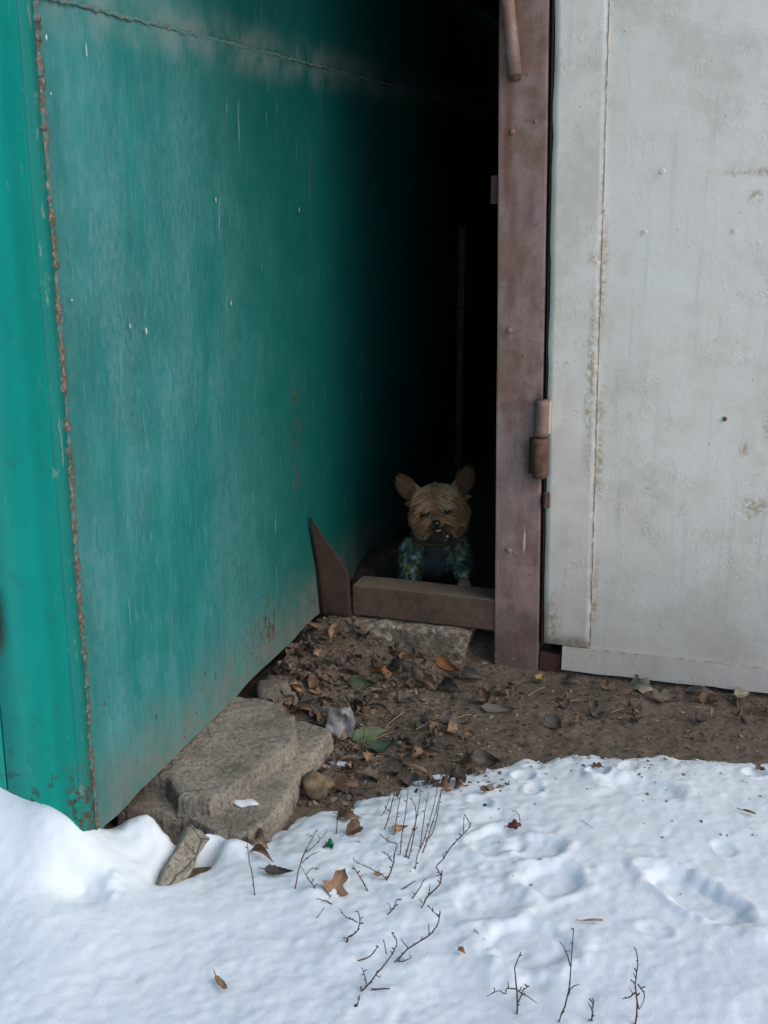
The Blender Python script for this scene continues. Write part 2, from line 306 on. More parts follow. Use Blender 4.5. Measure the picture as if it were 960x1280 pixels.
def m_weld(name, amt):
    k = NT(name); P = k.pos(); a = k.noise(P, 30, 5, .7); b = k.noise(P, 120, 5, .65)
    rc = k.ramp(b, [(.3, (.035, .026, .021)), (.5, (.12, .09, .066)), (.7, (.28, .235, .185))])
    col = k.mix(k.ss(a, .62-amt, .72-amt), (.07, .17, .155), rc)
    return k.out(col, .85, k.bump(k.m_('ADD', a, b), .7, .003))
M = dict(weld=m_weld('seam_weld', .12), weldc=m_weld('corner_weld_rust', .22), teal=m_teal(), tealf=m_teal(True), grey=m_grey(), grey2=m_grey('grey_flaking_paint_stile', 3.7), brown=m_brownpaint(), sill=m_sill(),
         rust=m_rust('weld_rust', 1.75, (.8, 1.05, 1.25)), rustdark=m_rust('dark_rust', .62, (.9, 1, 1.1)), rusto=m_rust('orange_rust', 1.7, (1, 1.0, 1.05)), concrete=m_concrete('weathered_concrete', (.28, .245, .195)),
         concrete2=m_concrete('weathered_concrete_pale', (.31, .27, .21)), block=m_concrete('limed_concrete', (.24, .18, .13), 1.), dirt=m_dirt(), snow=m_snow(),
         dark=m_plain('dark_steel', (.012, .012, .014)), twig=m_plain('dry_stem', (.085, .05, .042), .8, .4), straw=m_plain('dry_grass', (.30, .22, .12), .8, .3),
         flake=m_plain('pale_primer', (.50, .55, .50), .7, .15), plank=m_plain('old_wood', (.16, .14, .11), .85, .35))

# ------------------------------------------------------------------ object helpers
def obj(name, me, m=None, parent=None, smooth=False, kind=None, crisp=0):
    if isinstance(me, bmesh.types.BMesh):
        b = me; me = bpy.data.meshes.new(name); b.to_mesh(me); b.free()
    if smooth:
        for p in me.polygons: p.use_smooth = True
        if crisp: me.set_sharp_from_angle(angle=R(crisp))
    if m and not me.materials: me.materials.append(M[m] if isinstance(m, str) else m)
    o = bpy.data.objects.new(name, me); COL.objects.link(o)
    if parent:
        o.parent = parent; o.matrix_parent_inverse = Matrix.Translation(parent.location).inverted() if parent.location.length else Matrix()
    if kind: o['kind'] = kind
    return o
def tag(o, label, cat, group=None):
    o['label'] = label; o['category'] = cat
    if group: o['group'] = group
    return o
def empty(name, loc, label, cat, group=None):
    o = bpy.data.objects.new(name, None); COL.objects.link(o); o.location = loc; o.empty_display_size = .05
    return tag(o, label, cat, group)
def mesh(name, v, f, cols=None):
    me = bpy.data.meshes.new(name); me.from_pydata([tuple(map(float, p)) for p in v], [], f); me.update()
    if cols is not None:
        a = me.color_attributes.new('Col', 'FLOAT_COLOR', 'POINT'); a.data.foreach_set('color', np.c_[np.asarray(cols), np.ones(len(v))].astype(np.float32).ravel())
    return me
def grid_mesh(name, V):
    """V: (n, m, 3) array of points -> quads"""
    n, m = V.shape[:2]; i = np.arange(n*m).reshape(n, m)
    F = np.stack([i[:-1, :-1], i[1:, :-1], i[1:, 1:], i[:-1, 1:]], -1).reshape(-1, 4)
    me = bpy.data.meshes.new(name); me.vertices.add(n*m); me.vertices.foreach_set('co', V.reshape(-1).astype(np.float32))
    me.loops.add(F.size); me.loops.foreach_set('vertex_index', F.ravel().astype(np.int32))
    me.polygons.add(len(F)); me.polygons.foreach_set('loop_start', np.arange(0, F.size, 4, dtype=np.int32)); me.polygons.foreach_set('loop_total', np.full(len(F), 4, np.int32))
    me.update(calc_edges=True); me.validate(); return me
def box(bm, x0, x1, y0, y1, z0, z1, bev=0.0, lean=0.0):
    r = bmesh.ops.create_cube(bm, size=1)['verts']
    for v in r:
        v.co = Vector((x0+(v.co.x+.5)*(x1-x0), y0+(v.co.y+.5)*(y1-y0), z0+(v.co.z+.5)*(z1-z0)))
        v.co.x += lean*v.co.z
    if bev:
        es = list({e for v in r for e in v.link_edges}); bmesh.ops.bevel(bm, geom=es, offset=bev, segments=2, affect='EDGES', profile=.6)
def bx(*a, **k): bm = bmesh.new(); box(bm, *a, **k); return bm
def sheet(axis, c, a0, a1, b0, b1, t, step, wob=0.0, s=0, nsign=1, holes=None, edge=0.0):
    """thin sheet with real thickness, gently wavy. axis 'x': plane x=c spanned by y,z ; 'y': plane y=c spanned by x,z"""
    na = max(2, int((a1-a0)/step)+1); nb = max(2, int((b1-b0)/step)+1)
    A, B = np.meshgrid(np.linspace(a0, a1, na), np.linspace(b0, b1, nb), indexing='ij')
    W = wob*fbm(A, B, 2.1, 3, s) + .25*wob*fbm(A, B, 9, 2, s+5)
    if edge:
        B = B.copy(); B[:, 0] += edge*fbm(A[:, 0], A[:, 0]*0, 14, 4, s+9)
    front = np.stack([np.full_like(A, c)+W, A, B], -1) if axis == 'x' else np.stack([A, np.full_like(A, c)+W, B], -1)
    off = np.array([-t*nsign, 0, 0]) if axis == 'x' else np.array([0, -t*nsign, 0])
    bm = bmesh.new(); vf = {}; vb = {}
    for i in range(na):
        for j in range(nb): vf[i, j] = bm.verts.new(front[i, j]); vb[i, j] = bm.verts.new(front[i, j]+off)
    def q(*v):
        try: bm.faces.new(v)
        except ValueError: pass
    for i in range(na-1):
        for j in range(nb-1):
            q(vf[i, j], vf[i+1, j], vf[i+1, j+1], vf[i, j+1]); q(vb[i, j], vb[i, j+1], vb[i+1, j+1], vb[i+1, j])
    for i in range(na-1):
        q(vf[i, 0], vb[i, 0], vb[i+1, 0], vf[i+1, 0]); q(vf[i, nb-1], vf[i+1, nb-1], vb[i+1, nb-1], vb[i, nb-1])
    for j in range(nb-1):
        q(vf[0, j], vf[0, j+1], vb[0, j+1], vb[0, j]); q(vf[na-1, j], vb[na-1, j], vb[na-1, j+1], vf[na-1, j+1])
    bmesh.ops.recalc_face_normals(bm, faces=bm.faces[:])
    for f in bm.faces: f.smooth = True
    for e in bm.edges:
        if len(e.link_faces) == 2 and e.calc_face_angle(0) > .7: e.smooth = False
    return bm
def tube(V, F, pts, r0, r1, n=5, cap=True, jit=0.0):
    """append a tapered tube to the lists V, F"""
    pts = [Vector(p) for p in pts]; base = len(V); m = len(pts)
    for i, p in enumerate(pts):
        t = (pts[min(i+1, m-1)]-pts[max(i-1, 0)]).normalized()
        a = t.orthogonal().normalized() if abs(t.z) > .95 else t.cross(Vector((0, 0, 1))).normalized()
        b = t.cross(a); r = r0+(r1-r0)*i/max(1, m-1)
        for k in range(n):
            rr = r*(1+jit*(random.random()-.5)*2); an = 2*math.pi*k/n
            V.append(p+a*math.cos(an)*rr+b*math.sin(an)*rr)
    for i in range(m-1):
        for k in range(n):
            F.append((base+i*n+k, base+i*n+(k+1) % n, base+(i+1)*n+(k+1) % n, base+(i+1)*n+k))
    if cap:
        F.append(tuple(base+k for k in range(n))[::-1]); F.append(tuple(base+(m-1)*n+k for k in range(n)))
def tube_mesh(name, runs, n=6, jit=0.0):
    V, F = [], []
    for pts, r0, r1 in runs: tube(V, F, pts, r0, r1, n, jit=jit)
    return mesh(name, V, F)
def rough_prism(outline, z0, z1, seed, cut=.012, amp=.004, step=.022, tilt=(0, 0), taper=.0):
    """broken slab: outline (world xy) extruded z0..z1, edges chipped, faces uneven"""
    pts = []
    n = len(outline)
    for i in range(n):
        a = Vector(outline[i]).to_2d(); b = Vector(outline[(i+1) % n]).to_2d(); k = max(1, int((b-a).length/step))
        for j in range(k): pts.append(a+(b-a)*j/k)
    c = sum(pts, Vector((0, 0)))/len(pts); rs = random.Random(seed); N = len(pts)
    lv = [0, .3, .62, .86, 1.0]; rings = []
    bm = bmesh.new()
    nzv = [float(fbm(np.array([p.x]), np.array([p.y]), 22, 4, seed)[0]) for p in pts]
    for li, t in enumerate(lv):
        ring = []
        for i, p in enumerate(pts):
            d = (p-c).normalized(); z = z0+(z1-z0)*t
            inn = cut*abs(nzv[i])*(1.3 if t == 1 else .3)+(cut*.45 if t == 1 else 0)+rs.uniform(-1, 1)*amp*.5+taper*(t)
            q = p-d*inn
            ring.append(bm.verts.new((q.x, q.y, z+(-cut*.35*max(0, nzv[i]) if t == 1 else 0)+(tilt[0]*(q.x-c.x)+tilt[1]*(q.y-c.y))*t)))
        rings.append(ring)
    for a, b in zip(rings, rings[1:]):
        for i in range(N): bm.faces.new((a[i], a[(i+1) % N], b[(i+1) % N], b[i]))
    # top: concentric rings to the centre
    prev = rings[-1]
    for s in (.93, .8, .6, .35):
        ring = []
        for i, p in enumerate(pts):
            q = c+(p-c)*s; hz = z1+amp*float(fbm(np.array([q.x]), np.array([q.y]), 16, 4, seed+3)[0])*1.2+tilt[0]*(q.x-c.x)+tilt[1]*(q.y-c.y)
            ring.append(bm.verts.new((q.x, q.y, hz)))
        for i in range(N): bm.faces.new((prev[i], prev[(i+1) % N], ring[(i+1) % N], ring[i]))
        prev = ring
    cv = bm.verts.new((c.x, c.y, z1)); 
    for i in range(N): bm.faces.new((prev[i], prev[(i+1) % N], cv))
    bm.faces.new(rings[0][::-1]); bmesh.ops.recalc_face_normals(bm, faces=bm.faces[:])
    return bm
def slab_mesh(name, outline, z0, z1, seed, edge=.007, chip=.012, rough=.0022, tilt=(0, 0), step=.0028, wear=.03, jag=1.):
    """worn broken slab as a dense closed body: jagged outline, crumbled rim, pitted top"""
    P = np.array(outline); lo_, hi2 = P.min(0)-.02, P.max(0)+.02
    xs = np.arange(lo_[0], hi2[0], step); ys = np.arange(lo_[1], hi2[1], step); X, Y = np.meshgrid(xs, ys, indexing='ij')
    d = sdist(X, Y, outline)+jag*.007*fbm(X, Y, 14, 3, seed)+jag*.0012*fbm(X, Y, 55, 3, seed+2)
    c = P.mean(0); top = z1+tilt[0]*(X-c[0])+tilt[1]*(Y-c[1])+rough*(1.6*fbm(X, Y, 14, 4, seed+5)+.8*fbm(X, Y, 90, 3, seed+6))
    nz = np.clip(.25+fbm(X, Y, 26, 4, seed+8), 0, 1)
    top = top-chip*nz*np.exp(-np.clip(d, 0, 9)/wear)-.004*np.exp(-np.clip(d, 0, 9)/.008)
    led = .6+.6*vnoise(X*22, Y*22, seed+9)
    t = np.clip(d/edge/led, 0, 1); z = z0+(top-z0)*t**.7
    # strata: roughen the broken flank
    jx = (.0045*fbm(X*.6+z*4, Y*.6-z*5, 42, 4, seed+11)+.002*fbm(X-z*7, Y+z*6, 120, 2, seed+12))*(t < 1); keep = d > -.004
    n, m = X.shape; idx = -np.ones((n, m), int); idx[keep] = np.arange(keep.sum())
    V = np.stack([X+jx, Y+jx*.7, z], -1)[keep]; q = np.stack([idx[:-1, :-1], idx[1:, :-1], idx[1:, 1:], idx[:-1, 1:]], -1).reshape(-1, 4); q = q[(q >= 0).all(1)]
    N = len(V); cnt = {}
    for f in q.tolist():
        for i in range(4):
            e = (f[i], f[(i+1) % 4]); r = (e[1], e[0])
            if r in cnt: del cnt[r]
            else: cnt[e] = 1
    F = q.tolist(); rim = sorted({v for e in cnt for v in e}); low = {v: N+i for i, v in enumerate(rim)}
    Vl = V.tolist()+[[V[v][0], V[v][1], z0-.006] for v in rim]
    for a_, b_ in cnt: F.append([b_, a_, low[a_], low[b_]])
    return mesh(name, Vl, F)
def stone_bm(c, r, seed, amp=.25):
    bm = bmesh.new(); bmesh.ops.create_icosphere(bm, subdivisions=3, radius=1)
    for v in bm.verts:
        d = v.co.normalized(); k = 1+amp*float(fbm(np.array([d.x+d.z*.7]), np.array([d.y-d.z*.6]), 1.6, 4, seed)[0])
        v.co = Vector((c[0]+d.x*r[0]*k, c[1]+d.y*r[1]*k, c[2]+d.z*r[2]*k))
    return bm

# ------------------------------------------------------------------ ground (earth) and snow as height fields
YF = 2.783; XG = -1.01; YG = 1.600           # garage fronts, the green side wall
def earth_z(x, y):
    z = .011*fbm(x, y, 3.1, 4, 11)+.006*fbm(x, y, 22, 4, 31)+.003*fbm(x, y, 70, 2, 77)
    heap = np.exp(-((x+.98)**2/.10**2))*np.exp(-((y-2.60)**2/.30**2))      # leaves heaped against the green wall
    z = z+.062*heap
    z = z+.060*np.exp(-((x+.90)**2/.17**2))*np.exp(-((y-2.73)**2/.07**2))+.010*np.exp(-((x+.70)**2/.1**2))*np.exp(-((y-2.73)**2/.05**2))
    inside = 1/(1+np.exp(-(y-2.86)/.03))*(x > -1.3)*(x < 3)
    z = z+.055*inside
    edge = np.exp(-((x+.2)**2/.5**2))*np.exp(-((y-2.74)**2/.05**2)); z = z-.012*edge
    return z
def axis_pts(lo, hi, d0, d1, step, far):
    mid = list(np.arange(d0, d1, step)); out = []; p = d0; s = step
    while p > lo: s *= 1.25; p -= s; out.append(max(p, lo))
    a = out[::-1]; out = []; p = mid[-1]; s = step
    while p < hi: s *= 1.25; p += s; out.append(min(p, hi))
    return np.array(a+mid+out)
gx = axis_pts(-70, 70, -1.35, .45, .006, 0); gy = axis_pts(-70, 70, 1.15, 3.3, .006, 0)
X, Y = np.meshgrid(gx, gy, indexing='ij')
obj('ground', grid_mesh('ground', np.stack([X, Y, earth_z(X, Y)], -1)), 'dirt', smooth=True, kind='structure')

b1 = [PZ(u, v, .09) for u, v in ((172, 1014), (205, 1024), (236, 1030))]
b2 = [PZ(u, v, .03) for u, v in ((262, 1036), (298, 1041), (326, 1041), (350, 1024), (375, 1006), (405, 1000), (432, 992), (455, 978), (478, 975), (505, 966), (540, 955), (570, 960), (600, 948), (640, 939), (690, 938), (738, 926), (760, 933), (850, 939), (960, 943), (1100, 958), (1300, 985))]
poly = [(-70, 1.68), (-1.06, 1.68)] + [(p.x, p.y) for p in b1+b2] + [(3.6, 2.42), (6, 4), (70, 4), (70, -70), (-70, -70)]
def sdist(x, y, poly):
    """signed distance, + inside"""
    P = np.array(poly); d = np.full(x.shape, 1e9); ins = np.zeros(x.shape, bool)
    for i in range(len(P)):
        a = P[i]; b = P[(i+1) % len(P)]; e = b-a; L = e @ e
        t = np.clip(((x-a[0])*e[0]+(y-a[1])*e[1])/L, 0, 1)
        d = np.minimum(d, np.hypot(x-a[0]-t*e[0], y-a[1]-t*e[1]))
        c = ((a[1] > y) != (b[1] > y))
        if a[1] != b[1]: ins ^= c & (x < (b[0]-a[0])*(y-a[1])/(b[1]-a[1])+a[0])
    return np.where(ins, d, -d)
def G(x, y, cx, cy, sx, sy, rot=0.0):
    dx, dy = x-cx, y-cy; c, s = math.cos(rot), math.sin(rot)
    return np.exp(-((dx*c+dy*s)/sx)**2-((-dx*s+dy*c)/sy)**2)
def sm(t): t = np.clip(t, 0, 1); return t*t*(3-2*t)
def snow_z(x, y, full=False):
    near = (x > -2.2) & (x < 1.6) & (y > .3) & (y < 2.9)
    d = sdist(x, y, poly)
    d = d+.022*fbm(x, y, 12, 4, 3)+.012*fbm(x, y, 40, 2, 8)
    th = .034*(1-np.exp(-np.clip(d, 0, 9)/.045))+.003
    top = th+.010*fbm(x, y, 2.0, 3, 21)+.0022*fbm(x, y, 8, 3, 23)
    # finer crumbly crust towards the trodden middle
    tr = G(x, y, -.46, 1.85, .22, .45)
    rim_ = np.exp(-np.clip(d, 0, 9)/.05)
    top = top+.0007*fbm(x, y, 47, 3, 33)+(.0006+.0040*tr+.003*rim_)*fbm(x, y, 26, 3, 27)+(.0006+.0014*tr+.0016*rim_)*fbm(x, y, 80, 2, 29)
    # drift against the green front and over the slab end
    top = top+.200*G(x, y, -1.27, 1.63, .20, .16)+.066*G(x, y, -1.04, 1.57, .085, .07)+.026*G(x, y, -.845, 1.752, .075, .028)+.070*G(x, y, -.950, 1.715, .062, .075)+.03*G(x, y, -1.0, 1.45, .18, .16)
    # pit beside the leaning shard
    p = PZ(241, 1094, .01); top = top-.085*G(x, y, p.x-.004, p.y, .017, .062, -.28)
    # footprints and paw marks
    def foot(u, v, L, W, rot, dep, rim=.35, s=0, z=.035):
        dep = dep*.52
        q = PZ(u, v, z); dx, dy = x-q.x, y-q.y; c, sn = math.cos(rot), math.sin(rot)
        a = (dx*c+dy*sn)/L; b = (-dx*sn+dy*c)/W
        rr = np.sqrt(a*a+b*b)*(1+.22*fbm(x, y, 30, 3, 50+s))
        return (-dep+.28*dep*fbm(x, y, 55, 3, 60+s))*(1-sm((rr-.7)/.32))+dep*rim*np.exp(-((rr-1.22)/.2)**2)*(1+.8*fbm(x, y, 45, 2, 70+s))
    q = PZ(100, 1118, .06); top = top-.030*G(x, y, q.x, q.y, .045, .036, .3)*(1+.15*fbm(x, y, 40, 3, 51))
    q = PZ(138, 1112, .06); top = top+.007*G(x, y, q.x, q.y, .02, .03, .3)*(1+1.6*fbm(x, y, 60, 3, 52))
    top = top+foot(872, 1118, .105, .045, -.62, .026, .35, 2)
    top = top+foot(805, 985, .085, .042, -.15, .016, .4, 3)
    top = top+foot(690, 1100, .06, .045, .5, .017, .5, 4)
    top = top+foot(672, 1060, .05, .04, .2, .014, .5, 5)
    top = top+foot(660, 1180, .07, .06, .1, .014, .5, 6)
    top = top+foot(625, 1050, .06, .045, .9, .012, .5, 9)
    top = top+foot(610, 1130, .06, .05, .4, .009, .5, 10)
    for k_, (u, v, d_) in enumerate(((655, 968, .014), (748, 964, .018), (668, 985, .008), (600, 1000, .008), (945, 966, .014), (785, 958, .009), (905, 1060, .007), (820, 1160, .006), (540, 1110, .006))):
        top = top+foot(u, v, .026, .019, k_*.9, d_, .5, 12+k_)
    for k_ in range(26):      # small soft dimples and lumps
        u, v = RS.uniform(380, 760), RS.uniform(990, 1270); q = PZ(u, v, .03); top = top+RS.uniform(-.005, .007)*G(x, y, q.x, q.y, RS.uniform(.012, .035), RS.uniform(.012, .03), RS.uniform(0, 3))
    z = np.where(d > 0, np.maximum(top, .0), -.02+np.clip(d, -.2, 0)*.4)
    bl = sm((d+.006)/.02); z = -.02*(1-bl)+np.clip(d, -.3, 0)*.3+np.where(d > -.02, top, 0)*bl
    z = z+earth_z(x, y)*.4*bl
    return (z, d) if full else z
RS = random.Random(5)
sx = axis_pts(-70, 70, -1.35, .45, .005, 0); sy = axis_pts(-70, 5, 1.15, 2.56, .005, 0)
X, Y = np.meshgrid(sx, sy, indexing='ij'); RS = random.Random(5); SZ, SD = snow_z(X, Y, True)
me = grid_mesh('snow', np.stack([X, Y, SZ], -1))
dirt_v = np.clip(1-SD/.022, 0, 1)*np.clip(.55+.9*fbm(X, Y, 34, 3, 91), 0, 1)
p_ = PZ(230, 1035, .09); dirt_v = np.maximum(dirt_v, .35*G(X, Y, p_.x-.015, p_.y+.02, .03, .015)*np.clip(.5+fbm(X, Y, 60, 3, 5), 0, 1))
at = me.color_attributes.new('Dirt', 'FLOAT_COLOR', 'POINT'); dv = dirt_v.ravel(); at.data.foreach_set('color', np.c_[dv, dv, dv, np.ones_like(dv)].astype(np.float32).ravel())
obj('snow', me, 'snow', smooth=True, kind='structure')
def surf(x, y):
    """top of snow or earth"""
    global RS
    i = min(max(np.searchsorted(sx, x), 1), len(sx)-1); j = min(max(np.searchsorted(sy, y), 1), len(sy)-1)
    e = float(earth_z(np.array([x]), np.array([y]))[0]); s = float(SZ[i, j]) if y < 2.56 else -1
    return max(e, s)
def on_ground(u, v):
    p = PZ(u, v, .02)
    for _ in range(4): p = PZ(u, v, surf(p.x, p.y))
    return p

# ------------------------------------------------------------------ green garage
gg = empty('green_garage', (-1.9, YG, 0), 'teal green painted metal garage with rusty weld seams at its snow-banked corner', 'garage')
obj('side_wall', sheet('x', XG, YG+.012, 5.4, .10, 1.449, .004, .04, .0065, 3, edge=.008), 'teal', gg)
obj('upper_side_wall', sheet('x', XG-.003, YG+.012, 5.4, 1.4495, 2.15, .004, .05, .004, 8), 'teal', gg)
# front: a wide frame strip with a rolled edge, then the door leaf
bm = bmesh.new(); prof = []
for t in np.linspace(0, 1, 9): prof.append((XG-.001-.020*(1-math.cos(t*math.pi/2))*0-.020*t*0, 0))
pts = [(XG+.003, YG+.010), (XG+.0035, YG-.010), (XG+.0033, YG-.0245), (XG+.002, YG-.0268), (XG-.003, YG-.0275), (XG-.03, YG-.0265), (XG-.06, YG-.023), (XG-.10, YG-.018), (XG-.141, YG-.0165)]
zs = np.linspace(.108, 2.15, 60); V = np.zeros((len(pts), len(zs), 3))
for i, (a, b) in enumerate(pts):
    for j, z in enumerate(zs): V[i, j] = (a+.0028*vnoise(np.array([z*14.]), np.array([i*.3]), 4)[0]*(i < 5), b+.0016*fbm(np.array([a*9]), np.array([z]), 7, 3, 61)[0]+.0035*fbm(np.array([a*3]), np.array([z]), 2.3, 3, 6)[0], z)
ff = obj('front_frame', grid_mesh('front_frame', V), 'tealf', gg, smooth=True)
sol = ff.modifiers.new('s', 'SOLIDIFY'); sol.thickness = .003; sol.offset = 0
dl = obj('door_leaf', sheet('y', YG-.018, -2.55, XG-.1455, .05, 2.08, .004, .06, .004, 15, nsign=-1), 'tealf', gg)
obj('front_lintel', bx(-2.7, XG-.145, YG-.012, YG+.03, 2.085, 2.15), 'tealf', gg)
# hinge at the left edge of the picture
bm = bmesh.new(); V, F = [], []
tube(V, F, [(XG-.152, YG-.028, z) for z in np.linspace(.46, .50, 4)], .012, .012, 10); tube(V, F, [(XG-.152, YG-.028, z) for z in np.linspace(.503, .545, 4)], .0125, .0125, 10)
obj('hinge', mesh('hinge', V, F), 'rustdark', gg, smooth=False)
obj('roof', bx(-2.75, XG+.02, YG-.05, 5.45, 2.152, 2.20), 'tealf', gg)
obj('far_wall', bx(-2.70, -2.66, YG, 5.4, .05, 2.15), 'teal', gg); obj('rear_wall', bx(-2.66, XG-.006, 5.36, 5.40, .05, 2.15), 'teal', gg)
# weld beads: corner and seam
def bead(p0, p1, n, r, wob, seed):
    rs = random.Random(seed); V, F = [], []; pts = []
    for i in range(n):
        t = i/(n-1); p = Vector(p0).lerp(Vector(p1), t); pts.append(p+Vector((rs.uniform(-.3, .6)*wob, rs.uniform(-1, 1)*wob, rs.uniform(-1, 1)*wob)))
    m = 7; base = 0
    for i, p in enumerate(pts):
        d = (Vector(p1)-Vector(p0)).normalized(); a = Vector((1, 0, 0)); b = d.cross(a).normalized(); rr = r*(rs.uniform(.55, 1.25))
        for k in range(m): an = 2*math.pi*k/m; V.append(p+a*math.cos(an)*rr*.55+b*math.sin(an)*rr)
    for i in range(n-1):
        for k in range(m): F.append((i*m+k, i*m+(k+1) % m, (i+1)*m+(k+1) % m, (i+1)*m+k))
    return mesh('weld', V, F)
obj('corner_weld', bead((XG+.002, YG+.014, .09), (XG+.002, YG+.014, 2.14), 420, .0100, .0030, 1), 'weldc', gg, smooth=True)
obj('weld_seam', bead((XG+.001, YG+.012, 1.452), (XG+.001, 5.3, 1.452), 430, .0040, .0022, 2), 'weld', gg, smooth=True)
# flakes where primer shows (thin chips standing on the sheet)
rs = random.Random(4)
def chip(u, v, w_, h_):
    p = PX(u, v, XG+.0048); s_ = mpp(p); n = 7; V, F = [p], []
    for k in range(n):
        a = 2*math.pi*k/n; rr = rs.uniform(.5, 1.1); V.append(p+Vector((0, math.cos(a)*rr*w_*s_*1.5, math.sin(a)*rr*h_*s_)))
    for k in range(n): F.append((0, 1+k, 1+(k+1) % n))
    obj('paint_chip', mesh('paint_chip', V, F), 'flake', gg)
for a in ((108, 62, 1.3, 10), (58, 47, 1.5, 6), (163, 408, 1.2, 4), (183, 414, 1.8, 5), (289, 378, 1.2, 4), (270, 250, 1., 4), (64, 117, 1.2, 3), (90, 375, 1.6, 1.4), (374, 262, .8, 4)): chip(*a)

# ------------------------------------------------------------------ grey garage with its rusty frame
ga = empty('grey_garage', (.8, YF, 0), 'pale grey metal garage with flaking door hung on a brown rusty frame', 'garage')
LEAN = -.019
def lx(x, z): return x+LEAN*z
# the open bay behind the frame
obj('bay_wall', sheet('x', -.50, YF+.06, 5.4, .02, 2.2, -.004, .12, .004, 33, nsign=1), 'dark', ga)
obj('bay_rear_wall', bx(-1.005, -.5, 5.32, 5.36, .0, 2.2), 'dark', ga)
obj('bay_shade_roof', bx(-1.002, -.44, 2.05, 5.4, 1.78, 1.81), 'dark', ga)  # unseen cover, set low and forward to shade the gap and green wall
post = obj('door_post', bx(-.5435, -.4325, YF, YF+.06, -.03, 2.2, bev=.004, lean=LEAN), 'brown', ga)
# subdivide so the post is not dead straight
bm = bmesh.new(); bm.from_mesh(post.data); bmesh.ops.bisect_plane
for zc in np.arange(.05, 2.1, .07):
    bmesh.ops.bisect_plane(bm, geom=bm.verts[:]+bm.edges[:]+bm.faces[:], plane_co=(0, 0, zc), plane_no=(0, 0, 1))
for v in bm.verts:
    v.co.x += .0022*float(fbm(np.array([v.co.z]), np.array([v.co.x*4]), 3.2, 3, 12)[0]); v.co.y += .002*float(fbm(np.array([v.co.z]), np.array([v.co.x*9]), 4.1, 3, 14)[0])
bm.to_mesh(post.data); bm.free()
def bolt(u, v, r=.0075):
    p = PY(u, v, YF-.001); bm = bmesh.new(); bmesh.ops.create_uvsphere(bm, u_segments=12, v_segments=6, radius=r)
    for q in bm.verts: q.co = Vector((p.x+q.co.x, p.y-.001+q.co.y*.6, p.z+q.co.z))
    return obj('bolt', bm, 'brown', post, smooth=True)
for a in ((640, 165), (637, 413), (636, 688), (669, 152, .004), (655, 446, .003)): bolt(*a)
p0 = PY(644, 93, YF-.012); p1 = PY(632, -20, YF-.022)
obj('brace_rod', tube_mesh('brace_rod', [([p0, p0.lerp(p1, .5), p1, p1+(p1-p0)*1.6], .0155, .0155)], 12), 'brown', post, smooth=True)
bm = stone_bm(PY(643, 93, YF-.004), (.017, .009, .016), 3, .5); obj('weld_blob', bm, 'rusto', post, smooth=True)
p = PY(618, 237, YF+.03); obj('latch_tab', bx(p.x-.007, p.x+.016, YF+.02, YF+.04, p.z-.032, p.z+.032, bev=.003), m_rust('tab_rust', 1.5), post)
si = obj('sill', bx(-.925, -.5445, YF+.004, YF+.092, .094, .176, bev=.004), 'sill', ga)
bm = bmesh.new(); bm.from_mesh(si.data)
for xc in np.arange(-.9, -.56, .03): bmesh.ops.bisect_plane(bm, geom=bm.verts[:]+bm.edges[:]+bm.faces[:], plane_co=(xc, 0, 0), plane_no=(1, 0, 0))
for v in bm.verts:
    v.co.z += .002*float(fbm(np.array([v.co.x]), np.array([v.co.y]), 9, 3, 40)[0]); v.co.y += .0015*float(fbm(np.array([v.co.x]), np.array([v.co.z]), 11, 3, 41)[0])
bm.to_mesh(si.data); bm.free()
# gusset: bent plate from the sill to the green wall
g = [PX(387, 646, XG+.006), PX(397, 715, XG+.006), PX(402, 772, XG+.006)]
gr = [PY(436, 714, YF-.002), PY(440, 776, YF-.002)]
V = np.zeros((13, 9, 3))
for i in range(13):
    t = i/12; l_ = g[0].lerp(g[1], t*2) if t < .5 else g[1].lerp(g[2], t*2-1); r_ = g[0].lerp(gr[0], t*2) if t < .5 else gr[0].lerp(gr[1], t*2-1)
    for j in range(9): V[i, j] = l_.lerp(r_, j/8)+Vector((0, .0015*float(fbm(np.array([t*3]), np.array([j*.3]), 1, 2, 8)[0]), 0))
o = obj('gusset_plate', grid_mesh('gusset_plate', V), 'rustdark', ga, smooth=True); md = o.modifiers.new('s', 'SOLIDIFY'); md.thickness = .005; md.offset = 0
obj('plate_lip', mesh('plate_lip', *(lambda vf: vf)((lambda V, F: (tube(V, F, [g[0], g[1], g[2]], .0014, .002, 6, jit=.5), (V, F))[1])([], []))), 'rust', ga)
# rebate behind the slot beside the door, then the door
obj('rebate', bx(-.4315, -.405, YF+.035, YF+.05, -.02, 2.2, lean=LEAN), 'dark', ga)
obj('rebate_angle', bx(-.4255, -.4205, YF+.004, YF+.04, .07, 2.18, lean=LEAN), 'rustdark', ga)
DX0, DX1 = -.4190, 1.75
door = obj('door', sheet('y', YF+.003, -.3025, DX1, .074, 2.12, .004, .045, .0035, 52, nsign=-1), 'grey', ga)
for v in door.data.vertices: v.co.x += LEAN*v.co.z*max(0, min(1, 1-(v.co.x+.3)/1.2))
